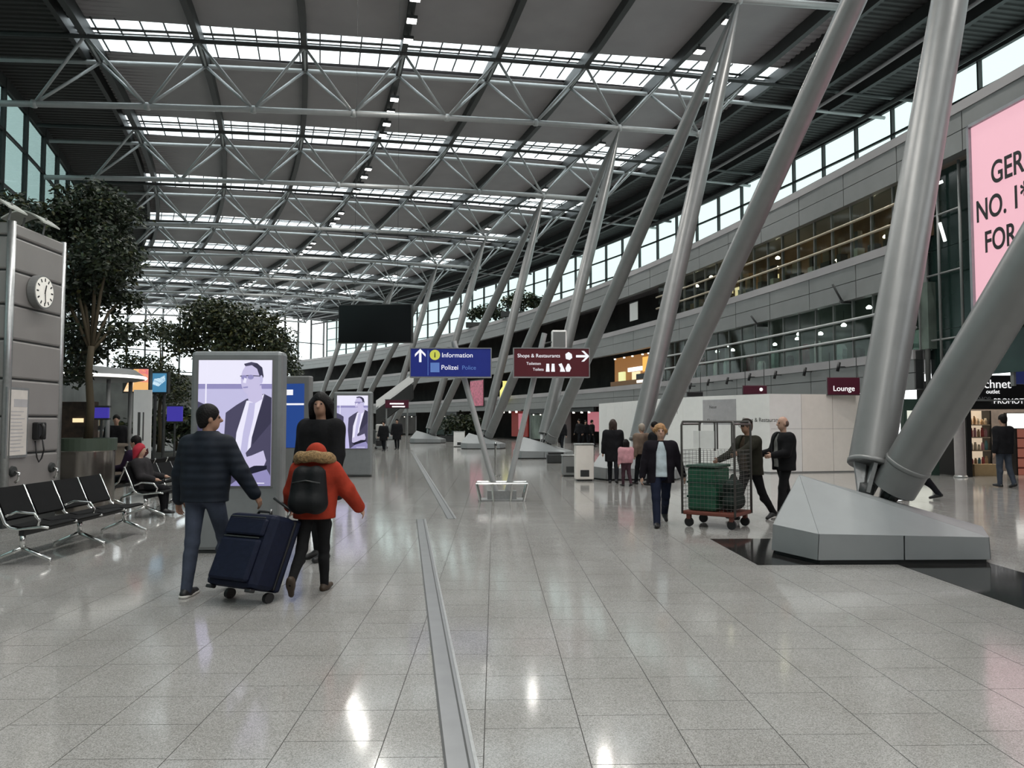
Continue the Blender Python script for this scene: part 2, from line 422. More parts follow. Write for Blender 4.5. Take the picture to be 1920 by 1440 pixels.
def column(i, which, node, lab):
    x, y = FEET[i]; s = -0.13 if which == 'A' else 0.16
    f = Vector((x+s, y, 0.70 if which == 'A' else 0.62)); top = Vector(node)
    ax = (top - f); Ln = ax.length; ax.normalize()
    t = thing('steel_column', f, 0, lab, 'column', 'leaning steel columns')
    M = ax.to_track_quat('Z', 'X').to_matrix().to_4x4()
    rr = 0.275
    q = MB(); q.smooth = True
    prof = [(rr*.9, .36), (rr, .36), (rr, Ln*0.45), (rr*.99, Ln*.72), (rr*.72, Ln*.86), (rr*.30, Ln*.975), (0.05, Ln)]
    if which == 'B': prof = [(rr*.9, .16), (rr, .16)] + prof[2:]
    q.lathe(prof, n=20); q.v = [tuple(M @ Vector(v)) for v in q.v]; me = q.mesh('shaft', M_COLM); shade_auto(me, 40); obj('shaft', me, t)
    q = MB(); q.smooth = True; z = .36 if which == 'A' else .50
    q.lathe([(rr+.004,z),(rr+.012,z+.01),(rr+.012,z+.05),(rr+.004,z+.06)], n=20); q.v = [tuple(M @ Vector(v)) for v in q.v]; obj('collar', q.mesh('collar', M_COLM), t)
    for a in (0, 1, 2, 3):
        q = MB(); Q = M @ Matrix.Rotation(R(45+90*a), 4, 'Z')
        q.prism([(0.03,-.02),(0.10,-.02),(0.22,.40),(0.06,.40)], -.025, .025, Q); q.build('foot_plate', M_STEEL, t)
    q = MB(); q.smooth = True; q.lathe([(.05,-.08),(.10,-.06),(.10,.10),(.05,.12)], n=12); q.v = [tuple(M @ Vector(v)) for v in q.v]; obj('pin', q.mesh('pin', M_DARK), t)
NODE = {j: radial(170.55, th, 0, zb(170.55)-0.1) for j, th in THJ}
for i in range(1, 9):
    column(i, 'A', NODE[i-2], 'upright pale column of the %s steel pair, %s' % (ORD[i-1], BASEW[i]))
    column(i, 'B', NODE[i-3], 'more tilted darker column of the %s steel pair, %s' % (ORD[i-1], BASEW[i]))
# ---- right-hand wall: three clad ledges with glazed bands between
RW = 175.0
LED = [(2.62, 3.86), (5.93, 7.40), (9.35, 10.80)]
wall = thing('wall_right', pol(RW, R(10), 0), label='right-hand wall with three grey clad ledges', kind='structure')
WL = Vector(wall.location)
seg = R(0.95)
for li, (z0, z1) in enumerate(LED):
    tstart = R(3.2) if li == 2 else R(7.75)
    zm = z0 + (z1-z0)*0.42
    t = tstart
    while t < R(45):
        near_ = t < R(16); d = seg if near_ else R(3.5); e = min(t+d, R(45.2))
        for a, b in ((z0, zm-.012), (zm+.012, z1)):
            q = MB(); arc_box(q, RW-0.25, RW+0.1, t+(R(.006) if near_ else 0), e-(R(.006) if near_ else 0), a, b, 1 if near_ else 3)
            local(q, WL).build('ledge_panel', M_LEDGE, wall)
        t = e
    q = MB(); arc_box(q, RW-.2, RW+.05, tstart, R(45.2), z0+.03, z1-.03); local(q, WL).build('ledge_core', M_DARK, wall)
    q = MB(); arc_box(q, RW-.28, RW+5.5 if li < 2 else 187.0, tstart, R(45.2), z1-.3, z1-.02); local(q, WL).build('floor_slab', M_DECK, wall)
# rooms behind the glazed bands
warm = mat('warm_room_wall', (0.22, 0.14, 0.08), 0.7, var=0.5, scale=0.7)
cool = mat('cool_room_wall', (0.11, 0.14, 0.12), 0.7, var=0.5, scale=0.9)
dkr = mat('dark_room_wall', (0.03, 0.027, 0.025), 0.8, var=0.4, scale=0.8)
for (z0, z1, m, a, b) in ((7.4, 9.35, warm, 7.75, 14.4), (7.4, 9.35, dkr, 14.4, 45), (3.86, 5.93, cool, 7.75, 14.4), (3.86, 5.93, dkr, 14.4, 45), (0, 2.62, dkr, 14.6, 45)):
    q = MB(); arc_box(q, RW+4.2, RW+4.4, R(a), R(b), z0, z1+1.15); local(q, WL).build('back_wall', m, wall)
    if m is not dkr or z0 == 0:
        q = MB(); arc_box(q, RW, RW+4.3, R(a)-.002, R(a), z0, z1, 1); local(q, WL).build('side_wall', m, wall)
# glazed bands
def band(n, z0, z1, a, b, lab, step, tube_col):
    o = pol(RW, R(a), z0)
    w = thing('window_%d' % n, o, label=lab, kind='structure')
    t = R(a); k = 0; st = step / RW
    while t < R(b) - 1e-6:
        e = min(t+st, R(b))
        for zz0, zz1 in ((z0, z0+(z1-z0)*.33), (z0+(z1-z0)*.33, z0+(z1-z0)*.66), (z0+(z1-z0)*.66, z1)):
            q = MB(); arc_box(q, RW-.02, RW, t+.0001, e-.0001, zz0+.01, zz1-.01, 1); local(q, o).build('pane', M_BANDG, w)
        q = MB(); arc_box(q, RW-.05, RW+.06, t-.00012, t+.00012, z0, z1, 1); local(q, o).build('mullion', M_LEDGE, w)
        t = e
    for fz in (.33, .66):
        q = MB(); q.smooth = True; q.tube([pol(RW-.16, R(a)+(R(b)-R(a))*i/14, z0+(z1-z0)*fz) for i in range(15)], .05, 8)
        local(q, o).build('rail', tube_col, w)
brass = mat('warm_rail', (0.42, 0.36, 0.27), 0.4, 0.5)
band(20, 7.4, 9.35, 7.75, 14.4, 'upper glazed band with warm brown interior and rails', 1.15, brass)
band(21, 3.86, 5.93, 7.75, 14.4, 'lower glazed band with greenish interior and rails', 1.15, M_TRUSS)
# furnishing lights in the rooms
lampW = emat('room_lamp', (1.0, 0.85, 0.62), 14.0); lampN = emat('room_lamp_cool', (0.9, 1.0, 0.95), 10.0)
for k in range(24):
    up = k % 2 == 0
    th = R(8.05 + 0.5*(k//2)); r = RW + random.choice((1.0, 1.3, 2.7, 2.9)); z = random.uniform(8.5, 9.2) if up else random.uniform(5.0, 5.8)
    p = pol(r, th, z); q = MB(); q.smooth = True; q.lathe([(.02,-.05),(.09,-.05),(.11,0),(.06,.06),(.02,.08)], n=8)
    t = q.mesh('diffuser', lampW if up else lampN); o = thing('pendant_lamp', p, 0, 'small glowing pendant lamp inside the %s glazed band, %s from the near end' % ('upper warm' if up else 'lower greenish', ORD[k//2]), 'lamp', 'lamps in the upper rooms' if up else 'lamps in the lower rooms')
    obj('diffuser', t, o); q = MB(); q.tube([(0,0,.07),(0,0,(9.3 if up else 5.88)-z)], .012, 6); q.build('cord', M_DARK, o)
# warm timber columns / shelving in the upper room, partitions in the lower one
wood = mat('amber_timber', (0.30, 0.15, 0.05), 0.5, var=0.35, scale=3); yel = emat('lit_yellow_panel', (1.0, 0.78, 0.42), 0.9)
for k, th in enumerate((8.15, 8.35, 8.8, 9.6, 10.4, 11.3, 12.3, 13.1)):
    o = pol(RW+2.0, R(th), 7.4); q = MB(); arc_box(q, RW+1.8, RW+2.3, R(th), R(th+.14), 7.4, 9.0, 1); local(q, o)
    ob = q.build('timber_pier', wood, loc=o, label='amber timber pier inside the upper glazed band, %s from the near end' % ORD[k], cat='pier', group='timber piers')
for k, th in enumerate((11.6, 11.9, 13.2, 13.55, 13.9)):
    o = pol(RW+3.2, R(th), 7.45); q = MB(); arc_box(q, RW+3.1, RW+3.2, R(th), R(th+.24), 7.45, 8.9, 1); local(q, o)
    q.build('lit_panel', yel, loc=o, label='glowing yellow wall panel in the upper room, %s from the near end' % ORD[k], cat='panel', group='lit yellow panels')
papc = [mat('pale_blue_thing', (0.42,0.50,0.50), .6), mat('white_thing', (.6,.6,.58), .6), mat('maroon_thing', (.12,.03,.04), .6), mat('dark_thing', (.03,.03,.035), .6)]
for k in range(16):
    th = R(8.0 + k*0.36 + random.uniform(-.08, .08)); h = random.uniform(.4, 1.1); w2 = random.uniform(.1, .3)/RW
    o = pol(RW+.5, th, 3.86); q = MB(); q.smooth = False
    hh = [0, h*.35, h*.7, h]; sh = [1, .8, .95, .35]
    for a in range(3):
        c0, c1 = sh[a], sh[a+1]
        P = lambda c, z: [pol(RW+.4, th-w2*c, z), pol(RW+.6, th-w2*c, z), pol(RW+.6, th+w2*c, z), pol(RW+.4, th+w2*c, z)]
        q.hexa(P(c0, 3.86+hh[a]), P(c1, 3.86+hh[a+1]))
    local(q, o); q.build('display_stand', papc[k % 4], loc=o, label='%s display stand behind the lower glazing, %s from the near end' % (('pale blue','white','maroon','dark')[k%4], (ORD+['thirteenth','fourteenth','fifteenth','sixteenth'])[k]), cat='display stand', group='stands behind the lower glazing')
dkb = mat('dark_cabinet', (.035,.022,.014), .5, var=.4, scale=4); lin = mat('linen_white', (.55,.50,.42), .6)
for k in range(20):
    th = R(7.95 + k*0.315 + random.uniform(-.05,.05)); hgt = random.uniform(.5, 1.35); wv = random.uniform(.12,.32)/RW; white = k % 3 == 1
    o = pol(RW+.9, th, 7.402); q = MB(); arc_box(q, RW+.75, RW+1.05, th-wv, th+wv, 7.402, 7.402+hgt*.5, 1); local(q, o); t_ = thing('cabinet', o, 0, '%s cabinet behind the upper glazing, %s from the near end' % ('pale' if white else 'dark brown', (ORD+['thirteenth','fourteenth','fifteenth','sixteenth','seventeenth','eighteenth','nineteenth','twentieth'])[k]), 'cabinet', 'cabinets behind the upper glazing')
    q.build('carcass', lin if white else dkb, t_); q = MB(); arc_box(q, RW+.8, RW+1.0, th-wv*.7, th+wv*.7, 7.402+hgt*.5, 7.402+hgt, 1); local(q, o); q.build('top_shelf', dkb if white else warm, t_)
for k, (a_, b_, Y_) in enumerate((((1561,533),(1579,566),27.2), ((1408,592),(1421,610),33.2))):
    p_, q_ = at(*a_, Y_), at(*b_, Y_); t_ = thing('bracket_arm', q_, 0, 'dark diagonal bracket arm on the middle ledge, %s' % ('nearer one','farther one')[k], 'bracket', 'bracket arms on the ledge'); q = MB(); q.smooth = True; q.tube([(0,0,0), p_-q_], .04, 8); q.build('arm', M_DARK, t_); q = MB(); q.box(-.06,.5,-.04,.1,-.06,.06); q.build('mount', M_DARK, t_)
# green glass wall beside the billboard
gw = thing('wall_green', pol(RW+.3, R(5.5), 0), label='dark green glass wall beside the pink billboard', kind='structure')
GO = Vector(gw.location)
t = 3.0
while t < 7.7:
    for z0, z1 in ((2.95, 4.4), (4.42, 6.9), (6.92, 9.3)):
        q = MB(); arc_box(q, RW+.28, RW+.34, R(t+.01), R(min(t+.78, 7.74)), z0, z1, 1); local(q, GO).build('pane', M_GREENG, gw)
    t += .79
for th in (7.2, 7.5, 7.7):
    q = MB(); q.smooth = True; q.tube([pol(RW+.1, R(th), 2.7), pol(RW+.1, R(th), 9.3)], .045 if th < 7.6 else .08, 8); local(q, GO).build('mast', M_LEDGE, gw)
for z in (4.1, 6.1, 7.9):
    q = MB(); q.tube([pol(RW+.1, R(7.2), z), pol(RW+.1, R(7.7), z)], .03, 6); local(q, GO).build('rung', M_LEDGE, gw)
tube_l = emat('tube_light', (0.9, 1.0, 0.95), 3.0)
for k, (px, py, px2, py2) in enumerate(((1762,418,1772,452), (1740,282,1752,276), (1738,378,1752,380), (1756,345,1768,340))):
    a, b = at(px, py, 22.1 - .5*k*0), at(px2, py2, 22.0); q = MB(); q.tube([a, b], .045, 8); o = (a+b)/2; local(q, o)
    q.build('tube_light', tube_l, loc=o, label=('slanted bright tube light on the dark green glass','short light high on the green glass by the board corner','short level light in the middle of the green glass','small light just under the grey ledge on green glass')[k], cat='light', group='tube lights on green glass')
# pink billboard
Ya, Yb = 20.6, 11.0
ta, tb = th_at(RW-.55, Ya), th_at(RW-.55, Yb)
A, B = pol(RW-.55, ta), pol(RW-.55, tb); bd = (B-A).normalized(); bn = Vector((bd.y, -bd.x, 0)); bn = bn if bn.x < 0 else -bn
zB, zT = at(1800, 612, A.y).z, at(1800, 237, A.y).z
bb = thing('billboard', (A+B)/2 + Vector((0,0,zB)), 0, 'huge glowing pink advertising billboard with black lettering on right wall', 'billboard')
BO = Vector(bb.location); BWd = (B-A).length
def bbox(nm, x0, x1, z0, z1, d0, d1, m):
    q = MB(); P = lambda x, z, d: A + bd*x + Vector((0,0,z)) + bn*d
    q.hexa([P(x0,z0,d0),P(x1,z0,d0),P(x1,z0,d1),P(x0,z0,d1)], [P(x0,z1,d0),P(x1,z1,d0),P(x1,z1,d1),P(x0,z1,d1)]); local(q, BO).build(nm, m, bb)
bbox('screen', .12, BWd-.12, zB+.1, zT-.1, .0, .06, emat('pink_screen', (0.90, 0.50, 0.58), 0.85))
bbox('cabinet', .0, BWd, zB, zT, -.35, -.002, M_DARK)
for x0, x1, z0, z1 in ((0,.09,zB,zT),(BWd-.09,BWd,zB,zT),(0,BWd,zB,zB+.08),(0,BWd,zT-.08,zT)): bbox('frame', x0, x1, z0, z1, 0, .12, mat('board_frame', (.33,.34,.36), .35, .5))
def bbt(s, px, py, h):
    # put lettering on the board plane with its lower left corner where the board is seen at (px,py)
    d = ray(px, py); O = Vector((0,0,CAM_H)); P = A + bn*.07
    tt = (P - O).dot(bn) / d.dot(bn); q = O + d*tt
    text('lettering', s, h, facing(q - BO, bd) @ Matrix.Diagonal((.74, 1, 1, 1)), M_BLACK, bb, .003, bold=0.016*h)
bbt('GERMANY', 1858, 346, 0.83); bbt('NO.', 1830, 418, 0.83); bbt('1*', 1897, 393, 0.83); bbt('FOR', 1846, 474, 0.80)
# outer glass facade behind the right wall, left facade and ends
def facade(name, r, t0, t1, z0, z1, lab, rows, step, m=M_PANE):
    o = pol(r, t0, z0); f = thing(name, o, label=lab, kind='structure')
    n = int((t1-t0)*r/step)
    for k in range(n+1):
        a = t0+(t1-t0)*k/n; q = MB(); arc_box(q, r-.12, r+.12, a-.05/r, a+.05/r, z0, z1, 1); local(q, o).build('mullion', M_BEAM, f)
    for i in range(rows+1):
        z = z0+(z1-z0)*i/rows; q = MB(); arc_box(q, r-.07, r+.07, t0, t1, z-.06, z+.06); local(q, o).build('transom', M_BEAM, f)
    for i in range(rows):
        q = MB()
        for k in range(n): arc_box(q, r-.015, r+.015, t0+(t1-t0)*(k+.02)/n, t0+(t1-t0)*(k+.98)/n, z0+(z1-z0)*(i+.03)/rows, z0+(z1-z0)*(i+.97)/rows, 1)
        local(q, o).build('pane_row', m, f, kind='stuff')
    return f
facade('wall_right_facade', 187.0, R(2), R(45.5), 9.9, zd(187), 'tall outer glass facade above the right-hand ledges', 5, 2.9, glass('facade_pane', (0.57, 0.63, 0.615), .08))
q = MB(); arc_box(q, 141.7, 141.9, R(-9), R(46), 0, 5.2); q.build('wall_left_lower', mat('left_low_wall', (0.07,0.075,0.07), .6, var=.4, scale=.4), kind='structure', label='dark solid lower part of the left wall')
facade('wall_left', 141.8, R(-9), R(46), 5.2, zd(142), 'left glass facade behind the trees', 5, 3.2, glass('facade_pane_l', (0.36, 0.43, 0.42), .08))
def endwall(name, th, m, lab):
    o = pol(165, th, 0); q = MB()
    q.add([pol(141.8,th,0),pol(187,th,0),pol(187,th,zd(187)+.3),pol(165,th,zd(165)+.3),pol(141.8,th,zd(141.8)+.3)], [(0,1,2,3,4)])
    local(q, o).build(name, m, loc=o, kind='structure', label=lab)
endwall('wall_back', R(-9), M_LEDGE, 'grey end wall behind the viewpoint')
o = pol(165, R(45.8), 0); ew = thing('wall_far', o, label='far glazed end wall of the hall', kind='structure')
for k in range(19):
    r = 141.8+45.2*k/18; q = MB(); arc_box(q, r-.1, r+.1, R(45.75), R(45.85), 0, zd(r)); local(q, o).build('mullion', M_BEAM, ew)
for z in (0.2, 3, 6, 9, 12, 15):
    q = MB(); arc_box(q, 141.8, 187, R(45.78), R(45.82), z-.08, z+.08, 1); local(q, o).build('transom', M_BEAM, ew)
q = MB(); arc_box(q, 141.8, 187, R(45.79), R(45.81), 8.6, 16.5, 1); local(q, o).build('pane', M_PANE, ew)
q = MB(); arc_box(q, 141.8, 187, R(45.7), R(45.74), 0, 8.6, 1); local(q, o).build('solid_lower_wall', mat('far_wall_cladding', (0.10,0.105,0.10), .6, var=.3, scale=.4), ew)
# close the space right of the concourse near the camera
q = MB(); q.box(19.4, 19.6, -25, 23, 0, 9.2); q.build('wall_concourse', M_DECK, kind='structure', label='plain grey wall beyond the right concourse')
# ================================================================== THINGS
# ---- roof lamps: each is housing, lens and its own light
lens_m = emat('lamp_lens', (1.0, 0.97, 0.92), 12.0)
hq = MB(); hq.box(-.22,.22,-.22,.22,.0,.14); hq.box(-.03,.03,-.03,.03,.14,.36); H_me = hq.mesh('housing', M_DARK)
lq = MB(); lq.box(-.19,.19,-.19,.19,-.02,-.002); L_me = lq.mesh('lens', lens_m)
ld = bpy.data.lights.new('lamp_light', 'AREA'); ld.energy = 75; ld.size = 0.4; ld.color = (1.0, 0.965, 0.91); ld.spread = R(150)
ld2 = ld.copy(); ld2.energy = 125
for bi, j in enumerate(range(-4, 10)):
    for row, r, n in (('left', 159.68, 4), ('right', 172.72, 2)):
        for k in range(n):
            th = TH0 + DTH * (j + (0.27 + 0.15*k if n == 4 else 0.42 + 0.22*k))
            if th > R(46) or th < R(-8.8): continue
            o = thing('roof_lamp', pol(r, th, zd(r)-1.0), th, 'square downlight %s in bay %s of the %s lamp row on the roof' % (('one','two','three','four')[k], (ORD+['thirteenth','fourteenth'])[bi], row), 'lamp', 'square roof downlights')
            obj('housing', H_me, o); obj('lens', L_me, o)
            l = bpy.data.objects.new('light', ld if row == 'left' else ld2); COL.objects.link(l); l.parent = o; l.location = (0, 0, -.03)

# ---- white hoarding
HP = [Vector((13.05, 24.9, 0)), Vector((8.65, 24.0, 0)), Vector((7.25, 26.5, 0)), Vector((6.4, 29.0, 0)), Vector((5.15, 37.8, 0))]
HH = 2.49
hoard = thing('hoarding', (8.65, 24.0, 0), 0, 'long white printed construction hoarding along the shops behind the cart', 'hoarding')
HO = Vector(hoard.location)
def on_line(A, B, x, z, d=0.0):
    e = (B-A).normalized(); n = Vector((-e.y, e.x, 0)); n = n if n.y < 0 or (abs(n.y) < .3 and n.x < 0) else -n
    return A + e*x + Vector((0,0,z)) + n*d, e, n
for s in range(4):
    A, B = HP[s], HP[s+1]; Ln = (B-A).length; n = max(1, round(Ln/1.25))
    for k in range(n):
        q = MB(); x0, x1 = Ln*k/n+.006, Ln*(k+1)/n-.006
        for zz0, zz1 in ((0.04, 1.384), (1.392, HH)) if s == 0 else ((0.04, HH),):
            P = [on_line(A,B,x0,zz0,0)[0], on_line(A,B,x1,zz0,0)[0], on_line(A,B,x1,zz0,-.06)[0], on_line(A,B,x0,zz0,-.06)[0]]
            q = MB(); q.hexa(P, [p+Vector((0,0,zz1-zz0)) for p in P]); local(q, HO).build('panel', M_CREAM if s == 0 and k < 3 else M_WHITE, hoard)
    q = MB(); P = [on_line(A,B,0,.02,-.062)[0], on_line(A,B,Ln,.02,-.062)[0], on_line(A,B,Ln,.02,-.09)[0], on_line(A,B,0,.02,-.09)[0]]
    q.hexa(P, [p+Vector((0,0,HH-.03)) for p in P]); local(q, HO).build('backing', M_LEDGE, hoard)
    q = MB(); P = [on_line(A,B,0,0,.01)[0], on_line(A,B,Ln,0,.01)[0], on_line(A,B,Ln,0,-.03)[0], on_line(A,B,0,0,-.03)[0]]
    q.hexa(P, [p+Vector((0,0,.04)) for p in P]); local(q, HO).build('kick_strip', M_LEDGE, hoard)
ink = mat('grey_print', (0.09, 0.088, 0.085), .6); inkp = mat('pale_grey_print', (0.42, 0.41, 0.42), .6); inkl = mat('faded_red_print', (0.42, 0.22, 0.22), .6)
def put(A, B, px, py, d=.004):
    _, e, n = on_line(A, B, 0, 0); O = Vector((0,0,CAM_H)); P = A + n*d; r = ray(px, py)
    t = (P-O).dot(n)/r.dot(n); return O + r*t, e, n
def prt(A, B, px0, px1, py0, py1, m, nm='print_block', par=hoard, o=None, d=.003):
    o = HO if o is None else o
    a, e, n = put(A, B, px0, py1, d); b, _, _ = put(A, B, px1, py0, d)
    z0, z1 = a.z, b.z; a0, b0 = Vector((a.x,a.y,z0)), Vector((b.x,b.y,z0))
    q = MB(); P = [a0, b0, b0-n*.002, a0-n*.002]; q.hexa(P, [p+Vector((0,0,z1-z0)) for p in P]); local(q, o).build(nm, m, par)
A, B = HP[0], HP[1]
def htext(s, px, py, size, m, A, B):
    p, e, n = put(A, B, px, py, .005); rt = -e if (-e).x > 0 else e
    text('lettering', s, size, facing(p-HO, rt), m, hoard, .002)
prt(HP[2], HP[1], 1318, 1380, 748, 796, inkp)
htext('Shops & Restaurants', 1392, 791, .19, ink, HP[2], HP[1]); htext('Neue', 1330, 766, .15, ink, HP[2], HP[1]); htext('Shops', 1326, 792, .18, ink, HP[2], HP[1])
q = MB(); # champagne bottle print
a, e, n = put(HP[3], HP[2], 1249, 800); rt = -e if (-e).x > 0 else e
bp = [(-.11,0),(.11,0),(.11,.42),(.045,.6),(.04,.8),(-.04,.8),(-.045,.6),(-.11,.42)]
q.prism(bp, 0, .003, Matrix(((rt.x,-n.x,0,a.x),(rt.y,-n.y,0,a.y),(0,0,1,a.z-.3),(0,0,0,1)))); q.v = [tuple(Vector(v)+n*.006) for v in q.v]; local(q, HO).build('bottle_print', M_BLACK, hoard)
htext('Shop 1', 1258, 776, .17, ink, HP[3], HP[2])
# ---- red signs, spotlights on the lowest ledge
redm = mat('maroon_sign', (0.085, 0.008, 0.025), .4); wtxt = mat('white_lettering', (0.85,0.85,0.85), .5, emit=.5)
def plate(nm, lab, px0, px1, py0, py1, Y, m, cat, th=.06, group=None):
    a = at(px0, py1, Y); b = at(px1, py0, Y); o = Vector(((a.x+b.x)/2, Y, a.z))
    t = thing(nm, o, 0, lab, cat, group); w = (b.x-a.x)/2; h = b.z-a.z
    q = MB(); q.box(-w, w, 0, th, 0, h); q.build('face', m, t, bevel=.01)
    q = MB(); q.box(-w-.02, w+.02, th, th+.04, -.02, h+.02); q.build('back_frame', M_LEDGE, t)
    return t, o, w, h
t, o, w, h = plate('lounge_sign', 'maroon hanging sign reading Lounge above the hoarding', 1553, 1612, 708, 740, 24.3, redm, 'sign')
text('lettering', 'Lounge', .24, facing(Vector((-.36,-.005,.12)), (1,0,0)), wtxt, t, .002)
for x in (-w+.08, w-.08):
    q = MB(); q.tube([(x,.05,h),(x,.05,h+.8)], .012, 6); q.build('rod', M_DARK, t)
t, o, w, h = plate('gate_sign', 'small maroon sign further along the ledge', 1394, 1438, 723, 739, 26.0, redm, 'sign')
for x in (-w+.08, w-.08):
    q = MB(); q.tube([(x,.05,h),(x,.05,h+.8)], .012, 6); q.build('rod', M_DARK, t)
q = MB(); q.lathe([(.03,0),(.06,.0),(.06,.004),(.03,.004)], n=12); q.v = [(v[0]+w*.5, -.004-v[2], v[1]+h*.55) for v in q.v]; q.build('symbol', wtxt, t)
t, o, w, h = plate('black_sign', 'small black sign at the far end of the hoarding', 1289, 1318, 735, 743, 30.5, M_BLACK, 'sign')
for x in (-w+.08, w-.08):
    q = MB(); q.tube([(x,.05,h),(x,.05,h+.8)], .012, 6); q.build('rod', M_DARK, t)
sq = MB(); sq.box(-.02,.02,-.28,0,-.02,.02); S1 = sq.mesh('arm', M_DARK)
sq = MB(); sq.smooth = True; sq.tube([(0,-.24,.16),(0,-.32,-.16)], .055, 10); S2 = sq.mesh('head', M_BLACK)
for k, (px, py) in enumerate(((1273,727),(1302,724),(1336,717),(1372,714),(1414,707),(1463,703),(1519,697),(1583,688))):
    d = ray(px, py); lo, hi = 5, 80
    for _ in range(40):
        m_ = (lo+hi)/2; p = Vector((0,0,CAM_H)) + d*(m_/d.y)
        if math.hypot(p.x-CX, p.y) < RW-.3: lo = m_
        else: hi = m_
    th = math.atan2(p.y, p.x-CX); p = pol(RW-.25, th, p.z)
    s = thing('ledge_spotlight', p, th - math.pi/2 + R(0), 'small black spotlight on the lowest ledge, %s from the far end' % ORD[k], 'spotlight', 'spotlights on the lowest ledge')
    obj('arm', S1, s); obj('head', S2, s)
for k, (px, py) in enumerate(((1578,548),(1572,580),(1413,602))):
    pass
# ---- shops on the right behind the near columns
YS = 22.3
shop = thing('shop_front', (15.0, YS, 0), 0, 'dark shop with lit shelves and black fascia at the far right', 'shop')
def sbox(nm, x0, x1, y0, y1, z0, z1, m, par=shop):
    o = Vector(par.location); q = MB(); q.box(x0-o.x, x1-o.x, y0-o.y, y1-o.y, z0-o.z, z1-o.z); return q.build(nm, m, par)
sbox('fascia', 13.35, 18.5, YS, YS+.3, 2.26, 2.98, M_BLACK); sbox('lower_fascia', 13.95, 18.5, YS+.05, YS+.3, 1.98, 2.22, M_BLACK); sbox('fascia_lip', 13.6, 18.5, YS-.05, YS+.02, 2.22, 2.27, M_STEEL)
shopw = mat('shop_wall', (0.05,0.04,0.035), .6, var=.3)
sbox('back_wall', 13.9, 18.6, YS+2.6, YS+2.7, 0, 2.9, shopw); sbox('side_wall', 13.85, 13.95, YS+.1, YS+2.6, 0, 2.9, M_BLACK)
sbox('ceiling_panel', 13.9, 18.6, YS+.3, YS+2.7, 2.85, 2.92, shopw); sbox('upright', 13.86, 14.0, YS, YS+.1, 0, 2.26, M_BLACK)
pa = at(1826, 725, YS); text('lettering', 'technet', .36, facing(pa - Vector(shop.location) + Vector((0,-.02,-.04)), (1,0,0)), wtxt, shop, .004)
pa = at(1848, 734, YS); text('lettering', 'outlet', .17, facing(pa - Vector(shop.location) + Vector((0,-.02,-.06)), (1,0,0)), wtxt, shop, .004)
pa = at(1863, 758, YS); text('lettering', 'PROMOTION', .22, facing(pa - Vector(shop.location) + Vector((0,.0,.02)), (1,0,0)), wtxt, shop, .004)
pa = at(1831, 753, YS); text('lettering', 'SHOP', .17, facing(pa - Vector(shop.location) + Vector((0,.0,.02)), (1,0,0)), inkp, shop, .004)
sl = bpy.data.lights.new('shop_light', 'AREA'); sl.shape = 'RECTANGLE'; sl.size = 3.6; sl.size_y = 1.2; sl.energy = 110; sl.color = (1, .88, .72)
so = bpy.data.objects.new('shop_light', sl); COL.objects.link(so); so.parent = shop; so.location = (1.4, 1.2, 2.8)
shelfm = mat('shelf_board', (0.45,0.36,0.27), .5)
shelf = thing('shelf_unit', (14.55, YS+.9, 0), 0, 'lit shop shelf unit filled with small goods', 'shelf')
for z in (.28, .72, 1.12, 1.50): sbox('shelf_board', 14.1, 15.05, YS+.75, YS+1.15, z, z+.03, shelfm, shelf)
sbox('back_panel', 14.1, 15.05, YS+1.15, YS+1.19, .0, 1.95, emat('shelf_back_light', (1.0,.80,.58), .55), shelf)
sbox('end_panel', 14.06, 14.1, YS+.75, YS+1.19, 0, 1.95, M_BLACK, shelf); sbox('end_panel', 15.05, 15.09, YS+.75, YS+1.19, 0, 1.95, M_BLACK, shelf); sbox('plinth', 14.1, 15.05, YS+.75, YS+1.15, 0, .12, M_BLACK, shelf)
gc = [mat('goods_%s' % n, c, .5) for n, c in (('tan',(.55,.36,.2)),('pink',(.6,.3,.32)),('cream',(.7,.6,.45)),('teal',(.12,.3,.32)),('red',(.5,.08,.08)))]
gn = ('tan','pink','cream','teal','red')
wd_ = ('top','upper','middle','lower')
for zi, z in enumerate((1.531, 1.151, .751, .311)):
    for k in range(8):
        x = 14.14 + k*.113; hh = .16 + .14*random.random(); c = random.randrange(5)
        o = Vector((x+.045, YS+.85, z)); q = MB(); q.lathe([(.035,0),(.045,.01),(.045,hh*.7),(.03,hh*.8),(.03,hh)], n=8); q.smooth = True
        q.build('goods_bottle', gc[c], loc=o, label='%s bottle on the %s shelf of the shop, %s from the left' % (gn[c], wd_[zi], ORD[k]), cat='bottle', group='bottles on the shop shelf')
q = MB(); q.box(-.35,.35,0,.3,0,.35); q.build('goods_crate', mat('cardboard', (.5,.36,.2), .7), loc=(14.6, YS+.30, 0), label='low cardboard box at the foot of the shop shelves', cat='box')
d2 = thing('product_rack', (16.2, YS+.9, 0), 0, 'reddish lit rack of goods at the right picture edge', 'rack')
for z in (.2,.5,.8,1.1,1.4): sbox('rack_shelf', 15.75, 16.8, YS+.6, YS+1.0, z, z+.03, mat('rack_red', (.22,.05,.04), .5), d2)
sbox('rack_back', 15.75, 16.8, YS+1.0, YS+1.05, 0, 1.75, emat('rack_glow', (.8,.28,.2), .25), d2)
for x in (15.73, 16.8): sbox('rack_post', x, x+.04, YS+.6, YS+1.05, 0, 1.8, M_BLACK, d2)
lb = thing('light_box', (15.6, YS+.3, 1.45), 0, 'glowing white light box beside the shop shelf', 'sign')
sbox('face', 15.3, 16.2, YS+.3, YS+.34, 1.42, 1.86, emat('white_glow', (1,.98,.92), 1.3), lb); sbox('box', 15.28, 16.22, YS+.34, YS+.46, 1.4, 1.88, M_BLACK, lb)
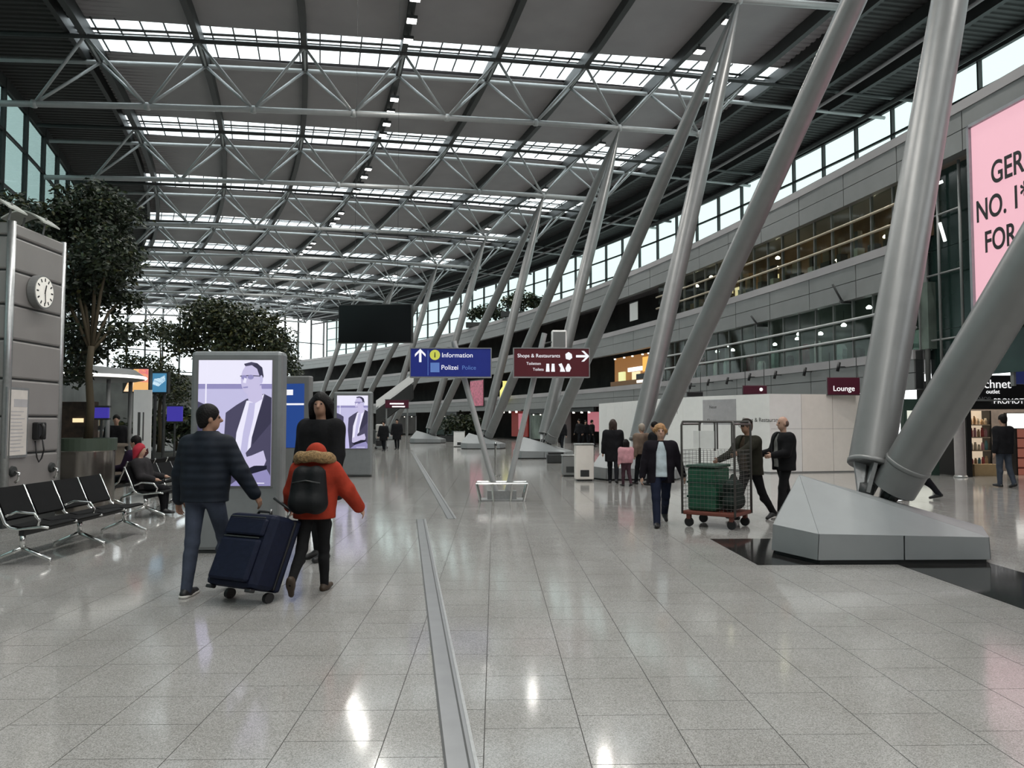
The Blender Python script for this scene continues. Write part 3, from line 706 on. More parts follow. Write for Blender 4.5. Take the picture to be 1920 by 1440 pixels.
pil = thing('shop_pillar', (13.55, YS-.15, 0), 0, 'slim grey round pillar at the corner of the dark shop', 'pillar')
q = MB(); q.smooth = True; q.lathe([(.15,.06),(.15,2.24)], n=20); me = q.mesh('shaft', mat('pillar_paint', (.36,.33,.33), .4)); shade_auto(me); obj('shaft', me, pil)
q = MB(); q.lathe([(.19,0),(.19,.03),(.16,.06)], n=20); q.build('base_ring', M_STEEL, pil); q = MB(); q.lathe([(.16,2.22),(.19,2.24),(.19,2.30)], n=20); q.build('cap', M_STEEL, pil)
pc = thing('poster_case', (12.95, 22.9, 0), 0, 'lit poster case with white drawing behind the tilted near column', 'poster')
sbox('case', 12.35, 13.4, 22.95, 23.15, .0, 2.3, mat('case_green', (.02,.045,.035), .5), pc); sbox('poster', 12.45, 13.15, 22.92, 22.95, .35, 1.95, emat('poster_glow', (.9,.92,.80), .75), pc)
q = MB(); q.box(-.22, -.02, -.04, -.035, .98, 1.04); q.box(.0,.16,-.04,-.035,.96,1.02); q.box(-.12,-.06,-.04,-.035,1.1,1.24); q.build('print', M_BLACK, pc)
bs = thing('blue_info_screen', at(1914, 720, 20.5), 0, 'dark blue info screen cut by the right picture edge', 'sign')
q = MB(); z = at(1914,625,20.5).z - bs.location.z; q.box(-.14, .9, 0, .1, 0, z); q.build('face', emat('blue_glow', (.02,.03,.12), .5), bs); q = MB(); q.box(-.2,-.14,-.02,.12,-.05,z+.05); q.build('frame', M_LEDGE, bs)
q = MB(); q.tube([(.4,.05,z),(.4,.05,z+3.2)], .03, 6); q.build('hanger', M_LEDGE, bs)

# ---- V sign stand with blue and red signs
SB = gnd(941, 938)
st = thing('sign_stand', SB, 0, 'steel V-shaped sign stand with low railed base in mid floor', 'sign stand')
def sl_(p): return Vector(p) - SB
for (p0, p1, nm) in (((925,905),(851,640),'post'), ((955,905),(1021,625),'post')):
    a, b = at(*p0, SB.y), at(*p1, SB.y); a = a + (a-b).normalized()*.28
    q = MB(); q.smooth = True; q.tube([sl_(a), sl_(b)], .058, 12); me = q.mesh('post', M_TRUSS); shade_auto(me); obj('post', me, st)
q = MB(); q.tube([(-.52,-.26,.36),(.52,-.26,.36),(.52,.26,.36),(-.52,.26,.36)], .022, 8, closed=True); q.build('base_rail', M_CHROME, st)
for x, x2 in ((-.52,-.44),(-.2,-.17),(.2,.17),(.52,.44)):
    for y in (-.26,.26):
        q = MB(); q.tube([(x,y,.36),(x2,y*.9,.0)], .026, 8); q.build('base_leg', M_CHROME, st)
q = MB(); q.box(-.48,.48,-.24,.24,.0,.03); q.build('base_plate', M_STEEL, st); q = MB(); q.box(-.3,.3,-.1,.1,.03,.2); q.build('anchor_box', M_STEEL, st)
bluem = mat('blue_sign_face', (0.012,0.022,0.17), .4, emit=.08, ecol=(.02,.04,.4)); redf = mat('red_sign_face', (0.075,0.010,0.016), .4, emit=.03, ecol=(.3,.02,.04))
wt = emat('sign_white', (.9,.9,.95), .9); ye = emat('sign_yellow', (.75,.78,.12), .6); lbm = emat('sign_light_blue', (.16,.30,.75), .5)
def sign(nm, lab, px0, px1, py0, py1, Y, m):
    a, b = at(px0, py1, Y), at(px1, py0, Y); o = Vector(((a.x+b.x)/2, Y, a.z)); t = thing(nm, o, 0, lab, 'sign'); w, h = (b.x-a.x)/2, b.z-a.z
    q = MB(); q.box(-w, w, 0, .10, 0, h); q.build('panel', m, t)
    for x0,x1,z0,z1 in ((-w-.02,-w,-.02,h+.02),(w,w+.02,-.02,h+.02),(-w,w,-.025,0),(-w,w,h,h+.02)):
        q = MB(); q.box(x0,x1,-.015,.115,z0,z1); q.build('frame', M_STEEL, t)
    q = MB(); q.box(-.5,.5,.10,.16,h*.4,h*.6); q.build('bracket', M_DARK, t)
    def P(px, py): v = at(px, py, Y)-o; return Vector((v.x, -.004, v.z))
    return t, P
Y = SB.y - .30
t, P = sign('blue_direction_sign', 'blue hanging direction sign reading Information and Polizei', 770, 920, 654, 706, Y, bluem)
def flat(nm, pts, m, d=.004):
    q = MB(); q.prism([(p.x, p.z) for p in pts], -d-.002, -d); q.build(nm, m, t)
def tx(s, px, py, sz, m=wt): text('lettering', s, sz, facing(P(px,py), (1,0,0)), m, t, .002)
def arrow(cx, cy, up, m=wt):
    pts = [(0,13),(10,3),(10,-2),(2.2,6),(2.2,-12),(-2.2,-12),(-2.2,6),(-10,-2),(-10,3)]
    pts = [(x, -y) for x, y in pts] if up else [(y, x) for x, y in pts]
    flat('arrow', [P(cx+x, cy+y) for x, y in pts], m)
arrow(788, 667, True); flat('divider', [P(802,657),P(803,657),P(803,704),P(802,704)], lbm)
q = MB(); c = P(815.5,665.5); q.lathe([(.004,.004),(.105,.004),(.105,.007)], n=24); q.v = [(v[0]+c.x, -v[2], v[1]+c.z) for v in q.v]; q.build('symbol', ye, t)
text('lettering', 'i', .15, facing(P(814,670)+Vector((0,-.006,0)), (1,0,0)), M_BLACK, t, .002, bold=.004)
tx('Information', 828, 670, .135); flat('symbol', [P(807,680),P(824,680),P(824,698),P(807,698)], lbm); tx('Polizei', 827, 693, .135); tx('Police', 866, 693, .12, lbm)
t, P = sign('red_direction_sign', 'dark red hanging direction sign reading Shops and Restaurants', 964, 1104, 654, 706, Y, redf)
tx('Shops & Restaurants', 970, 670, .105); tx('Toiletten', 987, 684, .08); tx('Toilets', 999, 695, .08); arrow(1092, 668, False)
for x in (1027, 1037):
    flat('pictogram', [P(x-2.5,682),P(x+2.5,682),P(x+3.5,697),P(x-3.5,697)], wt)
flat('pictogram', [P(1047,683),P(1053,681),P(1057,690),P(1060,697),P(1050,697),P(1051,690)], wt); flat('pictogram', [P(1064,682),P(1067,682),P(1071,690),P(1068,697),P(1062,697),P(1060,691)], wt)
flat('pictogram', [P(1060,664),P(1066,660),P(1072,664),P(1073,671),P(1068,675),P(1061,673)], wt)
sp = thing('white_speaker_box', at(1048, 655, SB.y+.3), 0, 'pale loudspeaker box fixed above the red direction sign', 'speaker')
q = MB(); q.box(-.16,.16,-.1,.1,0,.40); q.build('cabinet', M_WHITE, sp, bevel=.03); q = MB(); q.box(-.13,.13,-.106,-.1,.04,.36); q.build('grille', M_LEDGE, sp); q = MB(); q.tube([(-.0,.1,.2),(-.32,-.2,.1)], .02, 6); q.build('mount', M_DARK, sp)

# ---- hanging black display
Yd = 25.0
a, b = at(634, 641, Yd), at(769, 568, Yd-.5); o = Vector(((a.x+b.x)/2, Yd, a.z)); w, h = (b.x-a.x)/2, b.z-a.z
dsp = thing('hanging_display', o, R(-6), 'large switched-off black display hanging over the hall', 'display')
q = MB(); q.box(-w,w,-.02,0,0,h); q.build('screen', mat('off_screen', (.004,.004,.005), .22), dsp); q = MB(); q.box(-w-.03,w+.03,0,.22,-.03,h+.03); q.build('housing', M_DARK, dsp)
for x in (-w*.6, w*.6):
    q = MB(); q.tube([(x,.1,h),(x,.1,zt(160)-o.z-.6)], 0.006, 6); q.build('suspension_rod', M_DARK, dsp)
# ---- advertising steles with lit screens
def stele(loc, rotz, lab):
    t = thing('advertising_stele', loc, rotz, lab, 'advertising stele', 'advertising steles')
    w, d, h = .57, .13, 2.50
    q = MB(); q.box(-w, w, 0, d*2, .03, h); q.build('cabinet', mat('stele_grey', (.25,.265,.27), .42, .3), t, bevel=.05)
    q = MB(); q.box(-w+.03, w-.03, .03, d*2-.03, 0, .03); q.build('plinth', M_DARK, t)
    q = MB(); q.box(-w+.04, w-.04, -.006, 0, .08, .66); q.build('service_panel', mat('stele_grey', (0,0,0)), t)
    x0, x1, z0, z1 = -.46, .45, .83, 2.385
    q = MB(); q.box(x0-.02, x1+.02, -.012, -.0, z0-.02, z1+.02); q.build('bezel', M_LEDGE, t)
    q = MB(); q.box(x0, x1, -.016, -.012, z0, z1); scr = q.build('screen', emat('screen_lilac', (.62,.58,.92), .75), t)
    W_, H_ = x1-x0, z1-z0
    lay = [0]
    def sh(pts, m):
        lay[0] += 1; d0 = -.016 - .0006*lay[0]
        q = MB(); q.prism([(x0+W_*u, z0+H_*(1-v)) for u, v in pts], d0-.0005, d0); q.build('picture_area', m, scr)
    def ell(cx, cy, rx, ry, m, n=20, a0=0, a1=2*math.pi): sh([(cx+rx*math.cos(a0+(a1-a0)*i/n), cy+ry*math.sin(a0+(a1-a0)*i/n)) for i in range(n)], m)
    wh = emat('screen_white', (.86,.84,1.0), .85); md = emat('screen_mid', (.40,.37,.70), .6); lt = emat('screen_light', (.66,.63,.93), .7)
    dk = emat('screen_suit', (.11,.10,.19), .5); dk2 = emat('screen_suit_shade', (.065,.06,.12), .5); sk = emat('screen_skin', (.66,.61,.88), .75); bk = emat('screen_black', (.02,.02,.05), .4)
    sh([(0,0),(1,0),(1,.19),(0,.19)], wh); sh([(0,.19),(1,.19),(1,.23),(0,.23)], md); sh([(0,.23),(1,.23),(1,.62),(0,.62)], lt); sh([(.095,.0),(.115,.0),(.115,.37),(.095,.37)], wh)
    sh([(0,.33),(.12,.36),(.22,.40),(.22,.66),(0,.66)], dk); sh([(.22,.40),(.36,.40),(.33,.66),(.22,.66)], lt)
    # seated figure: suit, shirt, tie, crossed hands
    sh([(.38,.42),(.52,.36),(.66,.31),(.90,.27),(1,.30),(1,1),(.42,1),(.36,.66)], dk)
    sh([(.66,.325),(.80,.315),(.90,.27),(.82,.44),(.74,.62),(.70,.84),(.50,.84),(.53,.58)], wh)
    sh([(.70,.34),(.78,.34),(.76,.46),(.70,.62),(.66,.83),(.57,.82),(.62,.58)], lt)
    sh([(.74,.62),(.82,.44),(.92,.28),(1,.30),(1,.52),(.86,.60),(.76,.72)], dk2); sh([(.66,.74),(1,.50),(1,.80),(.70,.82)], dk)
    sh([(.50,.80),(.74,.76),(.90,.72),(.94,.80),(.90,.86),(.78,.84),(.56,.90),(.50,.88)], sk); sh([(.52,.90),(.80,.84),(.95,.84),(.95,.87),(.58,.94)], bk)
    sh([(.60,.93),(.95,.87),(1,.92),(1,1),(.44,1)], md); sh([(.64,.975),(.92,.975),(.92,.982),(.64,.982)], wh)
    # head
    sh([(.66,.25),(.86,.20),(.88,.31),(.78,.345),(.69,.325)], sk)
    ell(.715, .155, .135, .125, sk); sh([(.70,.03),(.80,.025),(.87,.06),(.89,.13),(.86,.18),(.83,.12),(.80,.07)], dk2); sh([(.62,.03),(.72,.015),(.80,.025),(.74,.04),(.64,.05)], dk)
    sh([(.57,.125),(.69,.12),(.86,.125),(.86,.132),(.69,.128),(.57,.133)], dk); ell(.625, .138, .038, .018, md); ell(.715, .136, .042, .019, md)
    sh([(.63,.14),(.66,.15),(.65,.185),(.61,.18)], wh); sh([(.61,.215),(.68,.21),(.68,.222),(.62,.225)], md); ell(.86,.155,.022,.034, lt)
    return t
k1 = gnd(437, 1038); stele((k1.x, k1.y, 0), R(-1), 'tall grey advertising stele with lilac portrait screen beside the walking couple')
k2 = gnd(660, 894); stele((k2.x, k2.y, 0), R(-1), 'smaller-looking advertising stele with lilac portrait screen further down the hall')
b3 = gnd(552, 930); t = thing('information_stele', (b3.x, b3.y, 0), R(-12), 'slim grey stele with blue info panel right behind the near portrait stele', 'information stele')
q = MB(); q.box(-.33,.33,0,.18,.02,2.62); q.build('cabinet', M_LEDGE, t, bevel=.03); q = MB(); q.box(-.27,.20,-.01,0,1.05,2.45); q.build('blue_panel', emat('info_blue', (.03,.10,.42), .5), t)
q = MB(); q.box(-.27,.20,-.015,-.01,1.98,2.02); q.box(-.22,-.06,-.015,-.01,2.2,2.32); q.build('panel_stripe', wt, t)

# ---- clad information pillar on the left with clock, notice board, telephone
TX0, TX1, TY0, TY1, TZ = -9.3, -7.40, 11.85, 13.3, 4.70
tw = thing('information_pillar', ((TX0+TX1)/2, (TY0+TY1)/2, 0), 0, 'tall taupe metal-clad pillar with clock at the left edge', 'pillar')
TO = Vector(tw.location)
def tbox(nm, x0,x1,y0,y1,z0,z1,m,bev=0,par=tw):
    o = Vector(par.location); q = MB(); q.box(x0-o.x,x1-o.x,y0-o.y,y1-o.y,z0-o.z,z1-o.z); return q.build(nm,m,par,bevel=bev)
tbox('core', TX0+.03, TX1-.03, TY0+.03, TY1-.03, 0, TZ-.02, M_DARK); tbox('plinth', TX0+.05, TX1-.05, TY0+.05, TY1-.05, 0, .55, M_BLACK)
zs = [.56, 1.12, 1.70, 2.28, 2.88, 3.42, 3.95, 4.48, TZ]
for i in range(len(zs)-1):
    tbox('cladding_panel', TX0, TX1, TY0, TY1, zs[i]+.012, zs[i+1]-.012, M_TOWER, .03)
q = MB(); q.smooth = True; q.tube([(TX1-TO.x-.02, TY0-TO.y+.02, .56),(TX1-TO.x-.02, TY0-TO.y+.02, TZ)], .06, 10); q.build('corner_tube', M_STEEL, tw)
q = MB(); q.smooth = True; q.tube([(TX1-TO.x-.02, TY1-TO.y-.02, .56),(TX1-TO.x-.02, TY1-TO.y-.02, TZ)], .05, 10); q.build('corner_tube', M_STEEL, tw)
# clock
ck = Vector((TX1, 12.55, 0)); v = ray(68, 548); tt = TX1/v.x; ck = Vector((TX1+.03, v.y*tt, CAM_H+v.z*tt))
cl = thing('wall_clock', ck, 0, 'round white wall clock on the taupe pillar', 'clock')
def disc(nm, r, x0, x1, m, par=cl, n=32):
    q = MB(); q.lathe([(.001,0),(r,0),(r,x1-x0),(.001,x1-x0)], n=n); q.v = [(x0+v[2], v[0], v[1]) for v in q.v]; q.smooth = False; return q.build(nm, m, par)
disc('case', .27, -.02, .10, M_LEDGE); disc('face', .245, .10, .108, mat('clock_face', (.82,.80,.74), .5, emit=.12))
for h in range(12):
    q = MB()
    a = R(30*h); s, c = math.sin(a), math.cos(a); M4 = Matrix(((0,0,1,.109),(c,s,0,0),(-s,c,0,0),(0,0,0,1)))
    q.box(-.012,.012,.17,.225,0,.003,M4); q.build('hour_mark', M_BLACK, cl)
for nm, a, l, w_ in (('hour_hand', R(15), .12, .012), ('minute_hand', R(175), .18, .009)):
    s, c = math.sin(a), math.cos(a); q = MB(); q.box(-w_,w_,-.03,l,0,.003, Matrix(((0,0,1,.114),(c,s,0,0),(-s,c,0,0),(0,0,0,1)))); q.build(nm, M_BLACK, cl)
# notice board
def on_tower(px, py): v = ray(px, py); tt = TX1/v.x; return Vector((TX1, v.y*tt, CAM_H+v.z*tt))
na, nb = on_tower(6, 860), on_tower(51, 728)
nt = thing('notice_board', (TX1, (na.y+nb.y)/2, na.z), 0, 'framed white paper notice on the taupe pillar', 'notice')
hy, hz = (nb.y-na.y)/2, nb.z-na.z
q = MB(); q.box(.0,.03,-hy,hy,0,hz); q.build('frame', M_STEEL, nt); q = MB(); q.box(.03,.036,-hy+.04,hy-.04,.04,hz-.04); q.build('paper', mat('paper', (.62,.58,.54), .6), nt)
q = MB(); q.box(.036,.038,-hy+.16,hy-.04,hz-.30,hz-.18)
q.build('header_print', inkp, nt); q = MB()
for k in range(12): q.box(.036,.038,-hy+.10,hy-.10-.1*random.random(),.10+.055*k,.115+.055*k)
q.build('text_lines', inkp, nt)
# telephone on the side of the pillar
ph = thing('wall_telephone', on_tower(67, 815), 0, 'black wall telephone with hanging cord on the taupe pillar', 'telephone')
q = MB(); q.box(0,.10,-.11,.13,-.08,.20); q.build('body', M_BLACK, ph, bevel=.02); q = MB(); q.smooth=True; q.tube([(.14,-.09,-.06),(.18,-.09,.0),(.18,-.09,.12),(.14,-.09,.18)], .03, 8); q.build('handset', M_BLACK, ph)
q = MB(); q.smooth=True; q.tube([(.1,.02,-.08),(.12,.03,-.25),(.08,.04,-.38),(.06,.0,-.44),(.05,-.04,-.36),(.03,-.06,-.1)], .012, 6); q.build('cord', M_BLACK, ph)
for k, (px, py) in enumerate(((22, 890), (95, 882))):
    o = on_tower(px, py); f = thing('coat_hook', o, 0, 'dark round hook with chrome stem low on the pillar, %s' % ('nearer one','farther one')[k], 'hook', 'hooks on the pillar')
    q = MB(); q.lathe([(.02,0),(.085,.0),(.075,.04),(.02,.05)], n=16); q.v = [(v[2], v[0], v[1]+.05) for v in q.v]; q.build('disc', M_DARK, f)
    q = MB(); q.smooth=True; q.tube([(.05,0,.05),(.11,0,.02),(.10,0,-.08),(.05,0,-.12)], .02, 8); q.build('stem', M_CHROME, f)
# curved uplighter shades on the pillar top
for k, (px, py) in enumerate(((22, 398), (86, 424))):
    o = on_tower(px, py+22); o.z = TZ; f = thing('uplighter_shade', o + Vector((-.25,0,0)), 0, 'curved pale uplighter shade on top of the pillar, %s' % ('nearer one','farther one')[k], 'light shade', 'shades on the pillar top')
    q = MB(); n = 10
    pts = [(-.34+.68*i/n, .20+.12*math.sin(math.pi*(i/n))*1.3 - .06*i/n) for i in range(n+1)]
    vs = [Vector((x,y,z)) for y in (-.24,.24) for x,z in pts] ; vs += [v+Vector((0,0,.025)) for v in vs]
    m_ = n+1; fs = []
    for i in range(n):
        fs += [(i,i+1,m_+i+1,m_+i),(2*m_+i,3*m_+i,3*m_+i+1,2*m_+i+1)]
        fs += [(i,2*m_+i,2*m_+i+1,i+1),(m_+i,m_+i+1,3*m_+i+1,3*m_+i)]
    fs += [(0,m_,3*m_,2*m_),(n,2*m_+n,3*m_+n,m_+n)]
    q.add(vs, fs); q.build('shade', mat('shade_pale', (.40,.42,.38), .5), f)
    for x in (-.15,.2):
        q = MB(); q.tube([(x,0,0),(x+.05,0,.28)], .016, 6); q.build('strut', M_LEDGE, f)

# ---- tandem seating
def bench(loc, n, rotz, labf):
    t = thing('bench_seat_row', loc, rotz, labf, 'bench', 'tandem seat rows'); S = .60
    blk = mat('black_sling', (.005,.005,.0055), .6, bump=.1, spec=.12)
    q = MB(); q.box(-.03,.03,-.30,n*S-.30,.33,.39); q.build('beam', M_BLACK, t)
    prof = [(-.36,.86),(-.345,.84),(-.19,.47),(-.13,.42),(-.04,.40),(.22,.43),(.30,.42)]
    for k in range(n+1):
        y = -.30+k*S
        q = MB(); q.smooth = True; q.tube([(x,y,z) for x,z in prof], .016, 8); q.build('side_frame', M_CHROME, t)
        if k in (0, n, n//2):
            q = MB(); q.smooth=True; q.tube([(0,y+.03,.36),(0,y+.03,.18)], .03, 8); q.build('pedestal', M_CHROME, t)
            for sx in (-1,1):
                q = MB(); q.smooth=True; q.tube([(0,y+.03,.19),(sx*.14,y+.03,.13),(sx*.31,y+.03,.06),(sx*.32,y+.03,.0)], [.03,.026,.02,.018], 8); q.build('leg', M_CHROME, t)
        if k == n//2 or k == 0:
            q = MB(); q.smooth=True; q.tube([(-.18,y,.55),(-.06,y,.60),(.14,y,.58),(.20,y,.50),(.18,y,.44)], .015, 8); q.build('armrest', M_CHROME, t)
    for k in range(n):
        y0, y1 = -.30+k*S+.025, -.30+(k+1)*S-.025
        def sling(nm, pp):
            m = len(pp); vs = [Vector((x,y,z)) for y in (y0,y1) for x,z in pp]; vs += [v+Vector((.012,0,.022)) for v in vs]
            fs = []
            for i in range(m-1): fs += [(i,m+i,m+i+1,i+1),(2*m+i,2*m+i+1,3*m+i+1,3*m+i),(i,i+1,2*m+i+1,2*m+i),(m+i,3*m+i,3*m+i+1,m+i+1)]
            fs += [(0,2*m,3*m,m),(m-1,2*m-1,4*m-1,3*m-1)]
            q = MB(); q.add(vs, fs); q.build(nm, blk, t)
        sling('backrest', [(-.35,.84),(-.27,.66),(-.19,.49)]); sling('seat', [(-.14,.425),(-.04,.405),(.1,.418),(.22,.432),(.29,.42)])
    return t
bench((-5.35, 9.2, 0), 4, 0, 'black sling seat row with chrome frames in front of the taupe pillar')
bench((-5.85, 13.4, 0), 5, 0, 'black sling seat row facing the hall beside the near stele')
bench((-7.35, 17.0, 0), 4, R(180), 'black sling seat row facing left, back to back with another')

# ---- planters, trees
def lathe_thing(nm, loc, prof, m, lab, cat, n=32):
    q = MB(); q.smooth = True; q.lathe(prof, n=n); me = q.mesh(nm, m); shade_auto(me); return obj(nm, me, None, loc, label=lab, cat=cat)
pl1 = gnd(156, 958)
pt = thing('tree_planter', (pl1.x, pl1.y, 0), 0, 'round polished steel tree planter behind the pillar', 'planter')
q = MB(); q.smooth=True; q.lathe([(.50,0),(.50,1.08),(.52,1.10)], n=36); me = q.mesh('drum', mat('planter_steel', (.34,.31,.28), .22, .9)); shade_auto(me); obj('drum', me, pt)
q = MB(); q.lathe([(.53,1.10),(.53,1.32),(.47,1.32),(.47,1.12)], n=36); q.build('rim', mat('planter_rim', (.05,.07,.05), .4), pt)
q = MB(); q.lathe([(.01,1.14),(.47,1.14),(.47,1.2),(.01,1.24)], n=24); q.build('soil', mat('soil', (.03,.022,.015), .9, bump=.5), pt)
leafm = [mat('leaf_deep', (.014,.024,.011), .5, var=.5, scale=8), mat('leaf_mid', (.030,.045,.016), .5, var=.5, scale=8), mat('leaf_olive', (.055,.058,.014), .5, var=.5, scale=8)]
barkm = mat('bark', (.055,.042,.022), .8, bump=.4)
def tree(loc, h, clusters, nleaf, lab, seed, tri=(1,1,0), lsz=.11, trunk_r=.07, mixm=(.6,.3,.1)):
    rng = np.random.default_rng(seed)
    t = thing('ficus_tree', loc, 0, lab, 'tree', 'indoor ficus trees')
    fork = Vector((0.02, 0, h*.42))
    q = MB(); q.smooth = True; q.tube([(0,0,0),(.03,.01,h*.15),(-.02,0,h*.3),fork], [trunk_r*1.2,trunk_r,trunk_r*.9,trunk_r*.8], 8); q.build('trunk', barkm, t)
    for (c, r) in clusters:
        c = Vector(c); q = MB(); q.smooth = True; mid = fork.lerp(c, .5) + Vector((0,0,.15)); q.tube([fork-Vector((0,0,.1)), mid, c], [trunk_r*.55,trunk_r*.4,.012], 6); q.build('branch', barkm, t)
    tot = sum(r[0]*r[1]*r[2] for c, r in clusters); vs = []; fs = []; ms = []
    for c, r in clusters:
        n = int(nleaf*r[0]*r[1]*r[2]/tot)
        d = rng.normal(size=(n,3)); d /= np.linalg.norm(d,axis=1)[:,None]
        rad = rng.random(n)**.45; lump = 1 + .25*np.sin(d[:,0]*7+seed)*np.sin(d[:,2]*6+1)
        P = np.array(c) + d*(rad*lump)[:,None]*np.array(r)
        a = rng.normal(size=(n,3)); a /= np.linalg.norm(a,axis=1)[:,None]; a[:,2] = a[:,2]*.6 - .3
        b = np.cross(a, rng.normal(size=(n,3))); b /= np.linalg.norm(b,axis=1)[:,None]; s = lsz*(.6+.8*rng.random(n))
        nn = np.cross(a,b)
        for i in range(n):
            o = len(vs); p = P[i]; A = a[i]*s[i]; B = b[i]*s[i]*.26; Nn = nn[i]*s[i]*.06
            vs += [tuple(p), tuple(p+A*.45+B+Nn), tuple(p+A), tuple(p+A*.45-B+Nn)]
            fs.append((o,o+1,o+2,o+3)); ms.append(int(rng.choice(3, p=mixm)))
    me = bpy.data.meshes.new('foliage'); me.from_pydata(vs, [], fs)
    for m in leafm: me.materials.append(m)
    me.polygons.foreach_set('material_index', ms); me.update(); obj('foliage', me, t, kind='stuff')
    return t
def cpx(px, py, Y, o, r): v = at(px, py, Y)-Vector(o); return ((v.x,v.y,v.z), r)
o = (pl1.x+.05, pl1.y, 1.24); Yt = pl1.y + .75
tree(o, 4.2, [cpx(185,400,Yt+.4,o,(.85,.8,.62)), cpx(110,430,Yt+.2,o,(.7,.7,.55)), cpx(205,480,Yt-.2,o,(.62,.8,.6)), cpx(150,540,Yt,o,(.62,.8,.6)), cpx(230,560,Yt+.3,o,(.40,.5,.32)),
        cpx(160,640,Yt,o,(.5,.7,.5)), cpx(235,625,Yt-.2,o,(.42,.5,.30)), cpx(30,400,Yt+.8,o,(.7,.7,.42)), cpx(140,700,Yt+.2,o,(.35,.5,.25))], 15000,
     'large dark ficus tree overhanging the taupe pillar', 3, mixm=(.72,.22,.06))
T2 = Vector((at(430,700,20).x, 20.0, 0)); o = (T2.x, T2.y, .75)
tree(o, 4.6, [cpx(400,600,20,o,(.95,.8,.62)), cpx(470,615,20,o,(.85,.8,.55)), cpx(350,640,20.3,o,(.62,.7,.42)), cpx(510,650,20,o,(.5,.6,.42)), cpx(430,650,19.8,o,(.7,.8,.35))], 12000,
     'olive green ficus tree with wide crown behind the near portrait stele', 5, mixm=(.35,.35,.30))
lathe_thing('planter_tub', (T2.x, T2.y, 0), [(.55,0),(.6,.1),(.6,.75),(.5,.75),(.5,.7)], mat('tub_dark', (.05,.055,.05), .5), 'low dark planter tub behind the near portrait stele', 'planter')
T3 = at(300, 760, 26); o = (T3.x, 26.0, .6)
tree(o, 4.4, [cpx(290,700,26,o,(.8,.8,.7)), cpx(330,730,26,o,(.6,.7,.6)), cpx(300,620,26,o,(.7,.7,.45)), cpx(240,680,26,o,(.5,.6,.5))], 6000, 'smaller green tree seen between the two larger ones', 9, mixm=(.3,.45,.25))
lathe_thing('planter_tub', (T3.x, 26.0, 0), [(.6,0),(.65,.1),(.65,.6),(.5,.6),(.5,.55)], mat('tub_dark', (0,0,0)), 'low dark planter tub left of the near portrait stele', 'planter')
T4 = at(545, 700, 30); o = (T4.x, 30.0, .6)
tree(o, 4.6, [cpx(530,650,30,o,(.6,.8,.9)), cpx(545,690,30,o,(.5,.6,.6))], 3000, 'dark narrow tree at the right edge of the near stele', 12, mixm=(.6,.3,.1))
lathe_thing('planter_tub', (T4.x, 30.0, 0), [(.6,0),(.65,.1),(.65,.6),(.5,.6),(.5,.55)], mat('tub_dark', (0,0,0)), 'low dark planter tub hidden behind the walkers', 'planter')
